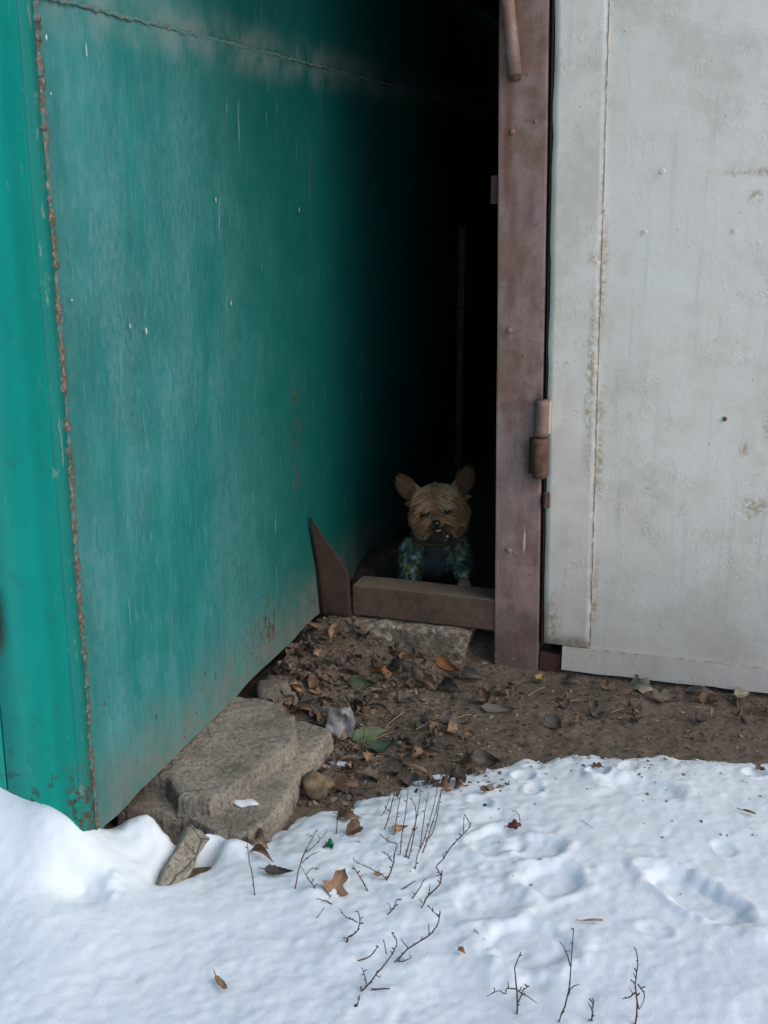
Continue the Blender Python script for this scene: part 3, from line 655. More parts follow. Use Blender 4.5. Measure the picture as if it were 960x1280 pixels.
# stile with ragged lower corner
na, nb = 9, 60; V = np.zeros((na, nb, 3)); 
for i in range(na):
    for j in range(nb):
        a = i/(na-1); zb = .0765; z = zb+(2.12-zb)*j/(nb-1); x0 = DX0+.0025*fbm(np.array([z]), np.array([0.]), 14, 3, 61)[0]
        xx = x0+(-.3025-x0)*a; V[i, j] = (lx(xx, z), YF-.0002+.0016*fbm(np.array([xx]), np.array([z]), 6, 3, 66)[0], z)
o = obj('stile', grid_mesh('stile', V), 'grey2', door, smooth=True); md = o.modifiers.new('s', 'SOLIDIFY'); md.thickness = .006; md.offset = -1
o = obj('bottom_rail', sheet('y', YF-.006, -.372, DX1, .012, .0735, .012, .03, .002, 71, nsign=-1, edge=.004), 'grey2', door)
# seam bead along stile and rail
obj('door_weld', bead((lx(-.3022, .08), YF-.001, .08), (lx(-.3022, 2.1), YF-.001, 2.1), 260, .0012, .0010, 6), m_plain('grey_weld', (.33, .27, .20), .8, .55, 40), door, smooth=True)
V, F = [], []; tube(V, F, [(x, YF-.0045+.001*random.random(), 0.0745+.0016*random.uniform(-1, 1)) for x in np.arange(-.30, DX1, .012)], .0016, .0016, 6, jit=.3); obj('rail_weld', mesh('rail_weld', V, F), m_plain('grey_weld_rail', (.46, .45, .42)), door, smooth=True)
# base plate under the ragged corner
obj('base_plate', bx(-.43, -.368, YF+.002, YF+.05, -.02, .048, bev=.003), m_rust('red_rust', .9, (1.05, .8, .85)), ga)
# hinge: painted upper barrel, rusty lower one
hp = PY(677, 520, YF-.018)
def barrel(name, z0, z1, r, m, wob):
    V, F = [], []; n = 18; zz = np.linspace(z0, z1, 9); rs = random.Random(name)
    pts = [Vector((hp.x, hp.y, z)) for z in zz]; tube(V, F, pts, r, r, n)
    for i in range(len(zz)):
        k = r*(.93 if i in (0, len(zz)-1) else 1)
        for j in range(n):
            c = V[i*n+j]-pts[i]; rr = k*(1+wob*(vnoise(np.array([j*.9]), np.array([i*.8+z0*50]), 3)[0]-.5)*2); V[i*n+j] = pts[i]+c.normalized()*rr
    return obj(name, mesh(name, V, F), m, door, smooth=True)
zt = PY(677, 500, YF-.018).z; zm = PY(677, 546, YF-.018).z; zl = PY(676, 597, YF-.018).z
hb = barrel('hinge_barrel', zm+.003, zt, .0175, 'brown', .04); barrel('lower_hinge_barrel', zl, zm-.004, .0178, 'rusto', .28)
obj('hinge_pin', tube_mesh('hinge_pin', [([(hp.x, hp.y, zm-.01), (hp.x, hp.y, zm+.01)], .013, .013)], 12), 'rustdark', door)
obj('hinge_leaf', bx(hp.x-.03, hp.x-.004, YF-.006, YF-.001, zl+.004, zm-.006, bev=.002), 'rustdark', ga)
obj('hinge_tab', bx(hp.x+.004, hp.x+.020, YF-.0060, YF-.0025, zm+.006, zt-.004, bev=.002), 'grey2', door)
p = PY(683, 624, YF-.006); obj('keeper', bx(p.x-.006, p.x+.008, YF-.010, YF+.002, p.z-.022, p.z+.016, bev=.002), m_rust('keeper_rust', 1.8, (.8, 1, 1.2)), door)
obj('keeper_slot', bx(p.x-.0075, p.x-.0025, YF-.0115, YF-.008, p.z-.012, p.z+.012), 'dark', door)
for u, v in ((828, 214), (919, 288), (906, 524), (806, 290)):
    q = PY(u, v, YF+.001); V, F = [], []; tube(V, F, [q+Vector((0, .004, 0)), q+Vector((0, -.004, 0))], .0055, .0045, 10); obj('rivet', mesh('rivet', V, F), 'rusto' if v > 400 else 'grey2', door)
# the rest of the garage
obj('roof', bx(-.56, 2.7, YF-.02, 5.45, 2.205, 2.25), 'grey', ga)
obj('lintel', bx(-.45, 2.65, YF, YF+.05, 2.125, 2.20), 'brown', ga)
obj('right_wall', bx(2.6, 2.65, YF+.05, 5.4, .0, 2.2), 'grey', ga); obj('rear_wall', bx(-.49, 2.6, 5.36, 5.4, .0, 2.2), 'grey', ga)
obj('front_wall', bx(DX1+.006, 2.65, YF, YF+.05, .0, 2.12), 'grey', ga)

# ------------------------------------------------------------------ concrete and stones
def wxy(L, z): return [tuple(PZ(u, v, z)[:2]) for u, v in L]
lo = [(-.790, 1.782), (-.772, 1.86), (-.785, 2.05), (-.783, 2.225), (-.86, 2.245), (-1.06, 2.2), (-1.08, 1.80), (-.93, 1.80), (-.86, 1.772)]
tag(obj('concrete_slab', slab_mesh('slab', lo, -.02, .050, 3, tilt=(.0, .015), chip=.004, jag=.25, rough=.0014, edge=.005, wear=.010), 'concrete2', smooth=True), 'long flat concrete slab lying beneath the thicker broken slab, leaf litter along its edge', 'concrete slab')
hi = wxy([(207, 968), (222, 990), (262, 994), (286, 985), (315, 961), (342, 943), (366, 926), (374, 911), (370, 893), (343, 876), (300, 870)], .092)+[(-1.11, 2.2), (-1.11, 1.86)]
tag(obj('concrete_slab', slab_mesh('slab', hi, .046, .090, 5, edge=.005, chip=.009, rough=.0024, tilt=(-.02, .02), wear=.012, jag=.55), 'concrete', smooth=True), 'thick broken concrete slab wedged under the green wall on top of a longer slab', 'concrete slab')
def shard_mesh():
    A = PZ(198, 1100, .052); B = PZ(238, 1028, .082); C = PZ(219, 1123, .030); D = PZ(264, 1044, .062); n, m = 44, 16; V = np.zeros((n, m, 3))
    nrm = (B-A).cross(C-A).normalized(); nrm = nrm if nrm.z > 0 else -nrm
    for i in range(n):
        for j in range(m):
            t, q = i/(n-1), j/(m-1); e = .004*float(fbm(np.array([t*2.2]), np.array([q*.8]), 4, 4, 5)[0])
            p = A.lerp(B, t).lerp(C.lerp(D, t), q)+(D-C).normalized()*(.010*float(fbm(np.array([q*1.4]), np.array([round(t)*3.]), 2.5, 3, 6)[0])*(abs(t-.5)*2)**6)+(C-A).normalized()*(.004*float(fbm(np.array([t*1.5]), np.array([round(q)*3.]), 5, 4, 9)[0])*(abs(q-.5)*2)**4)
            rim = min(t*n, (1-t)*n, q*m, (1-q)*m); V[i, j] = p+nrm*(e+.0015*float(fbm(np.array([t*9]), np.array([q*3]), 5, 3, 7)[0])-.0035*max(0, 1.2-rim))
    back = V+np.array(-nrm*.032+Vector((-.006, 0, 0))); idx = np.arange(n*m).reshape(n, m); F = []
    for i in range(n-1):
        for j in range(m-1): F.append((idx[i, j], idx[i+1, j], idx[i+1, j+1], idx[i, j+1])); F.append(tuple(n*m+x for x in (idx[i, j], idx[i, j+1], idx[i+1, j+1], idx[i+1, j])))
    ring = [idx[i, 0] for i in range(n)]+[idx[n-1, j] for j in range(1, m)]+[idx[i, m-1] for i in range(n-2, -1, -1)]+[idx[0, j] for j in range(m-2, 0, -1)]
    for a_, b_ in zip(ring, ring[1:]+ring[:1]): F.append((b_, a_, n*m+a_, n*m+b_))
    return mesh('slab', list(V.reshape(-1, 3))+list(back.reshape(-1, 3)), [tuple(int(x) for x in f) for f in F])
o_ = tag(obj('concrete_slab', shard_mesh(), 'concrete2', smooth=True, crisp=50), 'narrow concrete shard slanting out of the snow by the green corner', 'concrete slab')
def rough_box(x0, x1, y0, y1, z0, z1, seed, amp, slant=0.0, n=26):
    bm = bmesh.new(); bmesh.ops.create_cube(bm, size=1); bmesh.ops.subdivide_edges(bm, edges=bm.edges[:], cuts=n, use_grid_fill=True)
    for v in bm.verts:
        c = v.co.copy(); x = x0+(c.x+.5)*(x1-x0); y = y0+(c.y+.5)*(y1-y0); z = z0+(c.z+.5)*(z1-z0); x += slant*(c.x+.5)*(c.z+.5)
        h = float(fbm(np.array([x+z*.83+y*.31]), np.array([z*1.1-x*.37+y*.77]), 19, 5, seed)[0]); rim = sorted((.5-abs(c.x), .5-abs(c.y), .5-abs(c.z)))[1]
        d = Vector((c.x*(abs(c.x) > .49), c.y*(abs(c.y) > .49), c.z*(abs(c.z) > .49))); d = d.normalized() if d.length else d
        v.co = Vector((x, y, z))+d*(amp*h-amp*1.2*max(0, 1-rim/.06))
    return bm
tag(obj('concrete_block', rough_box(-.96, -.635, 2.757, 2.92, -.03, .089, 12, .006, .032), 'block', smooth=True, crisp=60), 'crumbling concrete block with white lime patches under the rusty sill', 'concrete block')
p = on_ground(340, 880); tag(obj('stone', stone_bm((p.x-.010, p.y+.05, .025), (.055, .07, .05), 21, .5), m_concrete('mossy_stone', (.20, .175, .14)), smooth=True), 'rounded grey stone at the inner end of the broken slab, under the green wall', 'stone')
p = on_ground(392, 996); tag(obj('stone', stone_bm((p.x, p.y+.01, .014), (.030, .030, .026), 24, .7), m_plain('ochre_stone', (.17, .125, .07), .9, .5, 40, .8), smooth=True), 'small ochre stone between the long slab and the snow', 'stone')
# snow lying on the slab
p = PZ(306, 996, .064); bm = stone_bm((p.x, p.y, .0515), (.021, .011, .004), 31, 1.0); tag(obj('snow_lump', bm, m_plain('snow_crust', (.82, .83, .85), .6, .04), smooth=True), 'small flat patch of snow left on the slab top', 'snow')

# the bay's clutter
tag(obj('rubbish_heap', stone_bm((-.93, 3.24, .05), (.09, .24, .085), 41, .9), m_plain('rubbish', (.045, .032, .024), .95, .6, 30), smooth=True), 'dark heap of rubbish against the green wall left of the dog', 'rubbish')
tag(obj('rubbish_heap', stone_bm((-.57, 3.30, .12), (.07, .2, .22), 43, .4), m_plain('rubbish_sack', (.035, .035, .038), .9, .5), smooth=True), 'dark lumpy heap behind the brown post, right of the dog', 'rubbish')
tag(obj('wooden_plank', bx(-.985, -.962, 4.18, 4.21, .06, 1.03, bev=.003), m_plain('old_dark_wood', (.06, .055, .05), .9, .5)), 'narrow plank standing upright deep in the dark bay', 'plank')

# ------------------------------------------------------------------ leaves
def leaf_mesh(seed, L, W, kind='ovate', curl=.6, fold=.5, crinkle=.12, petiole=.35):
    rs = random.Random(seed); n, m = 11, 6; V = []; F = []
    bend = curl*rs.uniform(.7, 1.3)
    for i in range(n+1):
        t = i/n
        if kind == 'ovate': w_ = math.sin(math.pi*min(1, t**.62))**.8*(1-.25*t)
        elif kind == 'samara': w_ = .35+.65*math.sin(math.pi*t)**.6 if 0 < t < 1 else .2
        else: w_ = math.sin(math.pi*min(1, t**.6))**.7*(1+.38*math.cos(t*13+seed))*(1-.1*t)
        w_ = max(w_, .03)
        for j in range(-m//2, m//2+1):
            s = j/(m/2); yy = s*w_*W/2*(1+.10*math.sin(t*37+seed)*(abs(s) == 1))
            xx = (t-.5)*L-(abs(s)**2)*.08*L*(kind != 'samara')
            z = fold*abs(yy)*.9+bend*L*.32*((t-.5)**2*4-.4)*(1 if seed % 2 else -1)
            z += crinkle*L*.6*(float(vnoise(np.array([t*4.3+seed]), np.array([s*2.1+seed*1.7]), seed)[0])-.5)
            z += curl*W*.35*max(0, abs(s)-.4)**2*(1 if rs.random() < .9 else .3)
            V.append((xx, yy, z))
    k = m+1
    for i in range(n):
        for j in range(m): F.append((i*k+j, (i+1)*k+j, (i+1)*k+j+1, i*k+j+1))
    if petiole:
        b = Vector(V[m//2]); tube(V, F, [b, b+Vector((-L*petiole*.5, .02*L, .03*L)), b+Vector((-L*petiole, .06*L, .0))], .0011, .0007, 5)
        V[:] = [Vector(v) for v in V]
    return mesh('leaf', V, F)
LM = dict(tan=m_leaf('leaf_tan', (.30, .185, .105)), brown=m_leaf('leaf_brown', (.155, .088, .05)), grey=m_leaf('leaf_grey_brown', (.13, .10, .078)), dark=m_leaf('leaf_dark', (.055, .042, .036)),
          orange=m_leaf('leaf_orange', (.34, .13, .045)), yellow=m_leaf('leaf_yellow', (.42, .27, .09)), green=m_leaf('leaf_green', (.10, .135, .065)), dgreen=m_leaf('leaf_dark_green', (.035, .062, .035)),
          red=m_leaf('leaf_red', (.12, .035, .025)), pale=m_leaf('leaf_pale', (.33, .27, .20)))
def hero(u1, v1, u2, v2, wpx, mat, label, kind='ovate', roll=15, lift=0., curl=.6, fold=.5, seed=None, z=.008, petiole=.3, cat='leaf', name='dead_leaf', group=None):
    a = on_ground(u1, v1); b = on_ground(u2, v2); c = (a+b)/2; s_ = mpp(c); d = b-a; L = max(math.hypot(u2-u1, v2-v1)*s_, .006)
    if lift: L = math.hypot(u2-u1, v2-v1)*s_
    sd = seed if seed is not None else int(u1*7+v1)
    me = leaf_mesh(sd, L, wpx*s_, kind, curl, fold, petiole=petiole)
    o = obj(name, me, LM[mat], smooth=True)
    X_ = Vector((d.x, d.y, 0)).normalized(); Z_ = Vector((0, 0, 1))
    tocam = Vector((-c.x, -c.y, 0)).normalized()
    if lift: X_ = (X_*math.cos(R(lift))+Z_*math.sin(R(lift))).normalized()
    N = (Z_*math.cos(R(roll))+tocam*math.sin(R(roll))); N = (N-X_*N.dot(X_)).normalized(); Y_ = N.cross(X_)
    o.matrix_world = Matrix(((X_.x, Y_.x, N.x, c.x), (X_.y, Y_.y, N.y, c.y), (X_.z, Y_.z, N.z, c.z+z), (0, 0, 0, 1)))
    return tag(o, label, cat, group)
H = [
 (545, 826, 582, 850, 14, 'orange', 'long orange brown curled leaf leaning at the foot of the limed block', 'ovate', 50, 0, .5),
 (575, 845, 604, 852, 22, 'grey', 'flat grey brown leaf just right of the long orange leaf', 'ovate', 35),
 (440, 857, 471, 861, 21, 'dgreen', 'dark green leaf lying in the litter by the wall', 'ovate', 55),
 (442, 928, 490, 914, 22, 'green', 'pale green leaf lying by the litter edge above the weeds', 'ovate', 45, 0, .3, .2),
 (460, 943, 497, 930, 22, 'dgreen', 'dark green leaf tucked under the pale green one', 'ovate', 35),
 (668, 857, 680, 843, 11, 'yellow', 'small yellow leaf at the foot of the brown post', 'ovate', 50),
 (466, 840, 492, 845, 10, 'orange', 'small orange leaf in the litter near the dark green leaf', 'ovate', 30),
 (572, 962, 606, 964, 22, 'brown', 'big curled brown leaf half on the snow edge', 'lobed', 40, 0, .9),
 (594, 955, 628, 958, 26, 'grey', 'rolled grey brown leaf beside the big curled one on the snow edge', 'ovate', 45, 0, 1.2, .9),
 (684, 903, 708, 918, 22, 'grey', 'arched grey brown leaf on bare earth below the post', 'ovate', 45, 0, 1., .4),
 (422, 1022, 452, 1026, 16, 'brown', 'curled brown leaf standing on snow above the green scrap', 'lobed', 50, 0, 1.),
 (432, 1046, 456, 1034, 20, 'brown', 'folded dark brown leaf end beside the green scrap', 'ovate', 50, 0, 1.1, 1.0),
 (304, 1052, 348, 1070, 26, 'tan', 'crumpled tan leaf against the near end of the long slab', 'ovate', 30, 0, .9, .6),
 (312, 1062, 345, 1082, 14, 'brown', 'brown leaf under the crumpled tan one by the slab', 'ovate', 20),
 (333, 1094, 368, 1094, 15, 'dark', 'dark leathery leaf lying flat on snow left of the big tan leaf', 'ovate', 25, 0, .5, .3),
 (407, 1124, 436, 1094, 28, 'tan', 'big tan leaf propped upright in the snow, with a notched tip', 'lobed', 62, 25, .7, .5),
 (420, 988, 452, 982, 20, 'brown', 'brown leaf on the weedy snow edge above the curled leaf', 'lobed', 45, 0, .7),
 (636, 1040, 653, 1033, 11, 'red', 'dark red shrivelled leaf with a thin twig on open snow', 'lobed', 50, 0, 1.2, 1.),
 (267, 1222, 286, 1247, 9, 'tan', 'orange winged seed at the lower left of the snow', 'samara', 10, 0, .2, .1),
 (727, 1155, 754, 1156, 5, 'tan', 'thin tan winged seed lying level on the open snow', 'samara', 10, 0, .2, .1),
 (926, 1016, 944, 1022, 5, 'brown', 'brown sliver of leaf at the right edge of the snow', 'samara', 10, 0, .2, .1),
 (573, 1189, 583, 1199, 8, 'orange', 'tiny orange leaf on snow right of the long arching stem', 'ovate', 30, 0, .3, .2),
 (468, 1099, 480, 1098, 7, 'tan', 'tiny tan leaf bit on snow beside the forked stem', 'ovate', 20),
 (790, 858, 822, 868, 22, 'pale', 'pale torn leaf leaning under the grey door bottom', 'lobed', 50, 0, .6),
 (815, 878, 852, 872, 20, 'grey', 'grey brown leaf lying in front of the pale torn one', 'lobed', 35, 0, .7),
 (918, 876, 940, 866, 15, 'pale', 'pale pointed leaf at the right under the door rail', 'ovate', 45, 0, .4),
 (860, 866, 900, 871, 10, 'grey', 'long grey leaf shadowed beneath the door rail', 'ovate', 30, 0, .5),
 (706, 850, 726, 858, 14, 'grey', 'grey leaf by the base of the door corner', 'ovate', 40, 0, .7),
 (555, 991, 568, 990, 12, 'tan', 'left one of two little tan leaves on the snow by the weeds', 'ovate', 45, 0, 1., 1.),
 (571, 985, 582, 988, 10, 'tan', 'right one of two little tan leaves on the snow by the weeds', 'ovate', 45, 0, 1., 1.),
 (601, 990, 614, 994, 9, 'brown', 'small brown leaf alone on snow right of the weeds', 'ovate', 35, 0, .6),
 (741, 963, 756, 962, 8, 'brown', 'brown scrap of leaf in a paw mark near the earth edge', 'lobed', 30),
 (945, 966, 958, 965, 8, 'brown', 'brown leaf scrap at the far right edge of the snow', 'lobed', 30),
 (490, 1041, 511, 1038, 10, 'tan', 'tan leaf caught low among the clustered weed stems', 'ovate', 40, 0, .6),
 (602, 800, 622, 798, 14, 'pale', 'pale leaf in the dark hollow under the sill end', 'ovate', 45, 0, .3),
 (175, 1046, 185, 1048, 6, 'dark', 'tiny dark leaf bit on the left snow below the green corner', 'ovate', 20),
 (498, 958, 545, 968, 12, 'tan', 'long tan leaf on the patchy snow edge behind the weeds', 'ovate', 35, 0, .5),
 (605, 888, 650, 892, 13, 'grey', 'long flat grey leaf on bare earth in front of the post', 'ovate', 35, 0, .4, .3),
 (350, 850, 378, 862, 20, 'tan', 'light tan leaf in the litter beside the rounded stone', 'ovate', 50, 0, .8),
 (363, 868, 372, 905, 16, 'pale', 'pale curled leaf behind the inner end of the slabs', 'ovate', 50, 0, .9),
 (380, 925, 402, 955, 18, 'brown', 'reddish brown leaf by the long slab side', 'ovate', 45, 0, .6),
 (498, 878, 520, 872, 16, 'grey', 'crinkled grey leaf in the middle of the bare earth', 'lobed', 40, 0, .8),
 (488, 832, 520, 838, 14, 'dark', 'dark curled leaf in front of the limed block', 'ovate', 45, 0, .9),
 (548, 858, 580, 868, 20, 'dark', 'dark folded leaf below the long orange leaf', 'ovate', 45, 0, .7),
]
for h in H: hero(*h)
# scattered litter: individual dead leaves sharing a few shapes
protos = [leaf_mesh(100+i, L, W, kd, cu, fo, petiole=pe) for i, (L, W, kd, cu, fo, pe) in enumerate(((.055, .034, 'ovate', .9, .6, .3), (.045, .03, 'lobed', 1.1, .8, .2), (.06, .026, 'ovate', .7, 1., 0), (.04, .03, 'ovate', 1.2, .3, .4), (.05, .04, 'lobed', .8, .5, 0), (.036, .02, 'ovate', 1.3, 1., 0)))]
mats = ['grey', 'brown', 'dark', 'grey', 'tan', 'dark', 'brown']
pm = []
for me in protos:
    for q in mats[:5]:
        c = me.copy(); c.materials.append(LM[q]); pm.append(c)
zones = [(330, 480, 765, 905, 120, 'dead leaf heaped in the litter along the green wall', 'leaves heaped along the green wall'),
         (400, 600, 905, 985, 46, 'dead leaf in the litter by the snow edge', 'leaves along the snow edge'),
         (480, 660, 800, 880, 26, 'dead leaf scattered on earth before the limed block', 'leaves before the block'),
         (690, 960, 850, 905, 22, 'dry leaf scattered under the grey door', 'leaves under the grey door')]
COLW = {'leaf_grey_brown': 'grey', 'leaf_brown': 'brown', 'leaf_dark': 'blackish', 'leaf_tan': 'tan'}
SHW = ['folded', 'lobed', 'narrow', 'cupped', 'broad flat', 'rolled']
rs = random.Random(12)
for (u0, u1, v0, v1, n, lab, grp) in zones:
    k = 0; tries = 0
    while k < n and tries < n*30:
        tries += 1
        u, v = rs.uniform(u0, u1), rs.uniform(v0, v1)
        p = on_ground(u, v)
        if p.y > YF-.03 or p.x < XG+.0: continue
        if -1.1 < p.x < -.775 and 1.7 < p.y < 2.23: continue
        if grp.startswith('leaves heaped') and rs.random() < ((p.x+1.0)/.34)**1 : continue
        if -.93 < p.x < -.61 and p.y > 2.73: continue
        if any(math.hypot(u-a_, v-b_) < 22 for a_, b_ in ((466, 922), (480, 936), (427, 905), (455, 858), (565, 838), (590, 850), (695, 908))): continue
        me_ = rs.choice(pm); o = obj('dead_leaf', me_, None, smooth=True); s = rs.uniform(.5, .95)
        o.location = (p.x, p.y, p.z+rs.uniform(.003, .016)); o.rotation_euler = (rs.uniform(-.7, .7), rs.uniform(-.6, .6), rs.uniform(0, 6.28)); o.scale = (s, s, s)
        tag(o, f"{COLW[me_.materials[0].name]} {SHW[pm.index(me_)//5]} {'small ' if s < .68 else ''}{lab}", 'leaf', grp); k += 1
# uncountable crumbs: leaf bits, chips, grit
def crumbs(name, n, zone, size, cols, seed, flat=.35, dens=None, m='crumb'):
    r = np.random.default_rng(seed); V = []; F = []; C = []
    k = 0; t = 0
    while k < n and t < n*20:
        t += 1; u = r.uniform(zone[0], zone[1]); v = r.uniform(zone[2], zone[3]); p = PZ(u, v, .01)
        if p.y > YF+.3 or p.x < XG-.03: continue
        if dens is not None and r.random() > dens(p.x, p.y): continue
        z = surf(p.x, p.y); s = size[0]*(size[1]/size[0])**(r.random()**1.8)
        a = r.uniform(0, 6.28); el = r.uniform(.3, 1.); c = np.array(cols[r.integers(len(cols))])*r.uniform(.6, 1.35)
        b = len(V); tx, ty = r.uniform(-.6, .6, 2)
        ca, sa = math.cos(a), math.sin(a); nn = r.integers(4, 7)
        V.append((p.x, p.y, z+s*flat*r.uniform(.3, 1.2)+.001)); C.append(c)
        for q in range(nn):
            an = 6.283*q/nn; rr = s*r.uniform(.55, 1.1); dx, dy = math.cos(an)*rr, math.sin(an)*rr*el
            V.append((p.x+dx*ca-dy*sa, p.y+dx*sa+dy*ca, z+.001+tx*dx*.6+ty*dy*.6+s*.2*r.random())); C.append(c*r.uniform(.8, 1.15))
        for q in range(nn): F.append((b, b+1+q, b+1+(q+1) % nn))
        k += 1
    o = obj(name, mesh(name, V, F, C), m, kind='stuff'); return o
M['crumb'] = m_attr('litter_crumbs', .9)
br = [(.16, .11, .07), (.10, .07, .05), (.26, .20, .14), (.36, .29, .21), (.06, .045, .036), (.28, .22, .15), (.13, .10, .08)]
def d_dirt(x, y): return 1.0 if surf(x, y) < .03 or y > 2.1 else .0
c1 = crumbs('leaf_litter', 4200, (300, 640, 760, 1000), (.003, .014), br, 1, .3, lambda x, y: float(np.clip(1.15-(x+1.0)/.42, .1, 1)*(x > -.78 or y > 2.2 or y < 1.7)))
c2 = crumbs('leaf_litter', 900, (560, 970, 835, 960), (.0025, .010), br, 2, .3, lambda x, y: 1.)
c3 = crumbs('gravel', 600, (330, 970, 780, 960), (.0018, .006), [(.12, .10, .085), (.2, .17, .14), (.07, .06, .05)], 3, .8, lambda x, y: float(x > -.77 or y > 2.22))
c4 = crumbs('leaf_litter', 190, (380, 960, 950, 1130), (.0015, .006), [(.07, .05, .04), (.13, .09, .06)], 4, .4, lambda x, y: float(np.clip(.05+.95*np.exp(-(2.35-y)/.12), 0, 1)))
for c, l in ((c1, 'crumbled dead leaf litter by the green wall'), (c2, 'leaf crumbs and chips on bare earth'), (c3, 'fine grit on the trampled earth'), (c4, 'dark crumbs blown on the snow')): c['label'] = l; c['category'] = 'ground cover'

# straw and thin dry stalks lying about
def lay(u1, v1, u2, v2, r, mat, label, z=.006, arch=.0, group=None):
    a = on_ground(u1, v1); b = on_ground(u2, v2); m = (a+b)/2+Vector((0, 0, arch))
    pts = [a+Vector((0, 0, z)), a.lerp(m, .5)+Vector((.001, 0, z+arch*.4)), m+Vector((0, 0, z)), m.lerp(b, .5)+Vector((-.001, 0, z+arch*.3)), b+Vector((0, 0, z))]
    return tag(obj('dry_stalk', tube_mesh('dry_stalk', [(pts, r, r*.5)], 5), mat), label, 'stalk', group)
for a, l in (((424, 820, 463, 824), 'in front of the limed block'), ((438, 893, 470, 902), 'beside the whitish scrap'), ((505, 893, 480, 915), 'slanting above the pale green leaf'), ((520, 915, 552, 900), 'on bare earth right of the pale green leaf'), ((615, 857, 640, 862), 'before the foot of the brown post'), ((455, 935, 492, 918), 'crossing the pale green leaf'), ((430, 955, 470, 950), 'below the pale green leaf'), ((402, 822, 430, 815), 'in the litter under the gusset plate'), ((765, 893, 800, 886), 'on open earth before the grey door'), ((560, 905, 590, 896), 'in the middle of the earth strip'), ((660, 873, 682, 862), 'by the yellow leaf at the post'), ((700, 883, 730, 878), 'before the cut corner of the grey door')):
    lay(*a, .0013, 'straw', 'thin dry straw '+l, arch=.004, group='straws on the earth')
hl = lay(650, 1030, 640, 1018, .0009, 'twig', 'thin twig beside the dark red leaf on snow', arch=.01)
lay(464, 1238, 488, 1237, .0014, 'twig', 'short straight twig lying on snow under the arching stems', z=.002)
lay(592, 1163, 606, 1176, .0007, 'twig', 'hair-thin stalk lying on snow right of the arching stem', z=.002)
lay(61, 1078, 74, 1084, .0008, 'twig', 'short bent twig on the left snow above the footprint', z=.003, arch=.004)
lay(726, 1026, 742, 1036, .0006, 'straw', 'pale hair-thin straw on the open snow', z=.002)

# ------------------------------------------------------------------ bare weed stems standing out of the snow
def stem(paths, label, r=.0016, group=None, buds=True, tilt=0.12, seed=0):
    """paths: first is the main stem from its foot; each is a list of photo points, set on the upright plane through the foot"""
    rs = random.Random(seed+int(paths[0][0][0])); f0 = on_ground(*paths[0][0])
    n = Vector((f0.x, f0.y, 0)).normalized(); px = (f0-Vector(_C)).normalized()
    nrm = (n+Vector((rs.uniform(-.2, .2), rs.uniform(-.2, .2), rs.uniform(-.5, -.25)))).normalized()
    def hit(u, v):
        d = Vector(ray(u, v)); o = Vector(_C); return o+d*((f0-o).dot(nrm)/d.dot(nrm))
    V, F = [], []
    for k, pth in enumerate(paths):
        pts = [hit(*q) for q in pth]
        if len(pts) > 2:      # run a smooth curve through the measured points
            q_ = [pts[0]*2-pts[1]]+pts+[pts[-1]*2-pts[-2]]; sp = []
            for i in range(1, len(q_)-2):
                for t in (0, .34, .67):
                    A_, B_, C_, D_ = q_[i-1:i+3]; sp.append(((B_*2)+(C_-A_)*t+(A_*2-B_*5+C_*4-D_)*t*t+(B_*3-A_-C_*3+D_)*t**3)*.5)
            pts = sp+[pts[-1]]
        fine = []
        for i in range(len(pts)-1):
            sg = max(1, int((pts[i+1]-pts[i]).length/.012))
            for j in range(sg): fine.append(pts[i].lerp(pts[i+1], j/sg)+Vector((rs.uniform(-1, 1), rs.uniform(-1, 1), rs.uniform(-1, 1)))*.0009*(i+j > 0))
        fine.append(pts[-1])
        if k == 0: fine.insert(0, fine[0]-Vector((0, 0, .015)))
        rr = r*(.88 if k == 0 else .66)
        tube(V, F, fine, rr, rr*.5, 5)
        if buds:
            for q in range(1, len(fine)):
                if rs.random() < .5:
                    d = Vector((rs.uniform(-1, 1)*_r[0], rs.uniform(-.6, .6), rs.uniform(.2, 1))).normalized(); L = rs.uniform(.003, .009)
                    tube(V, F, [fine[q], fine[q]+d*L*.55, fine[q]+d*L], rr*.8, rr*.9 if rs.random() < .5 else rr*.3, 4)
    return tag(obj('weed_stem', mesh('weed_stem', V, F), 'twig'), label, 'stem', group)
Z2 = lambda L: [(400+x/3.43, 930+y/3.43) for x, y in L]
Z3 = lambda L: [(600+x/2.667, 900+y/2.667) for x, y in L]
Z8 = lambda L: [(280+x/3.43, 980+y/3.43) for x, y in L]
CLN = ['second weed stem from the left', 'upright weed stem third from the left', 'kinked weed stem with a leftward tip', 'weed stem in the middle', 'tallest weed stem', 'tall weed stem just right of the tallest', 'short weed stem left of the tallest', 'leftmost short weed stem', 'short weed stem beside the kinked one', 'rightmost leaning weed stem']
for i, L in enumerate(([(275, 370), (310, 250), (335, 150), (340, 110)], [(345, 470), (350, 390), (375, 250), (380, 130)], [(365, 490), (385, 410), (410, 330), (410, 270), (395, 240)], [(380, 490), (400, 400), (430, 220), (420, 170)], [(408, 540), (420, 470), (450, 400), (490, 250), (530, 80)], [(440, 470), (470, 380), (510, 240), (555, 85)], [(430, 440), (445, 330), (465, 210)], [(262, 310), (290, 260), (300, 190)], [(320, 390), (330, 300), (350, 200)], [(455, 420), (490, 360), (520, 200), (540, 140)])):
    stem([Z2(L)], CLN[i]+' of the cluster at the snow edge', .0013, 'weed stems clustered at the snow edge', seed=i)
for i, L in enumerate(([(70, 385), (80, 260), (85, 230)], [(140, 300), (150, 230), (180, 130)], [(95, 330), (115, 290)])):
    stem([Z2(L)], ['leftmost thin bare stem among leaves left of the cluster', 'rightmost thin bare stem among leaves left of the cluster', 'shortest thin bare stem among leaves left of the cluster'][i], .0011, 'thin stems among the leaves', seed=20+i)
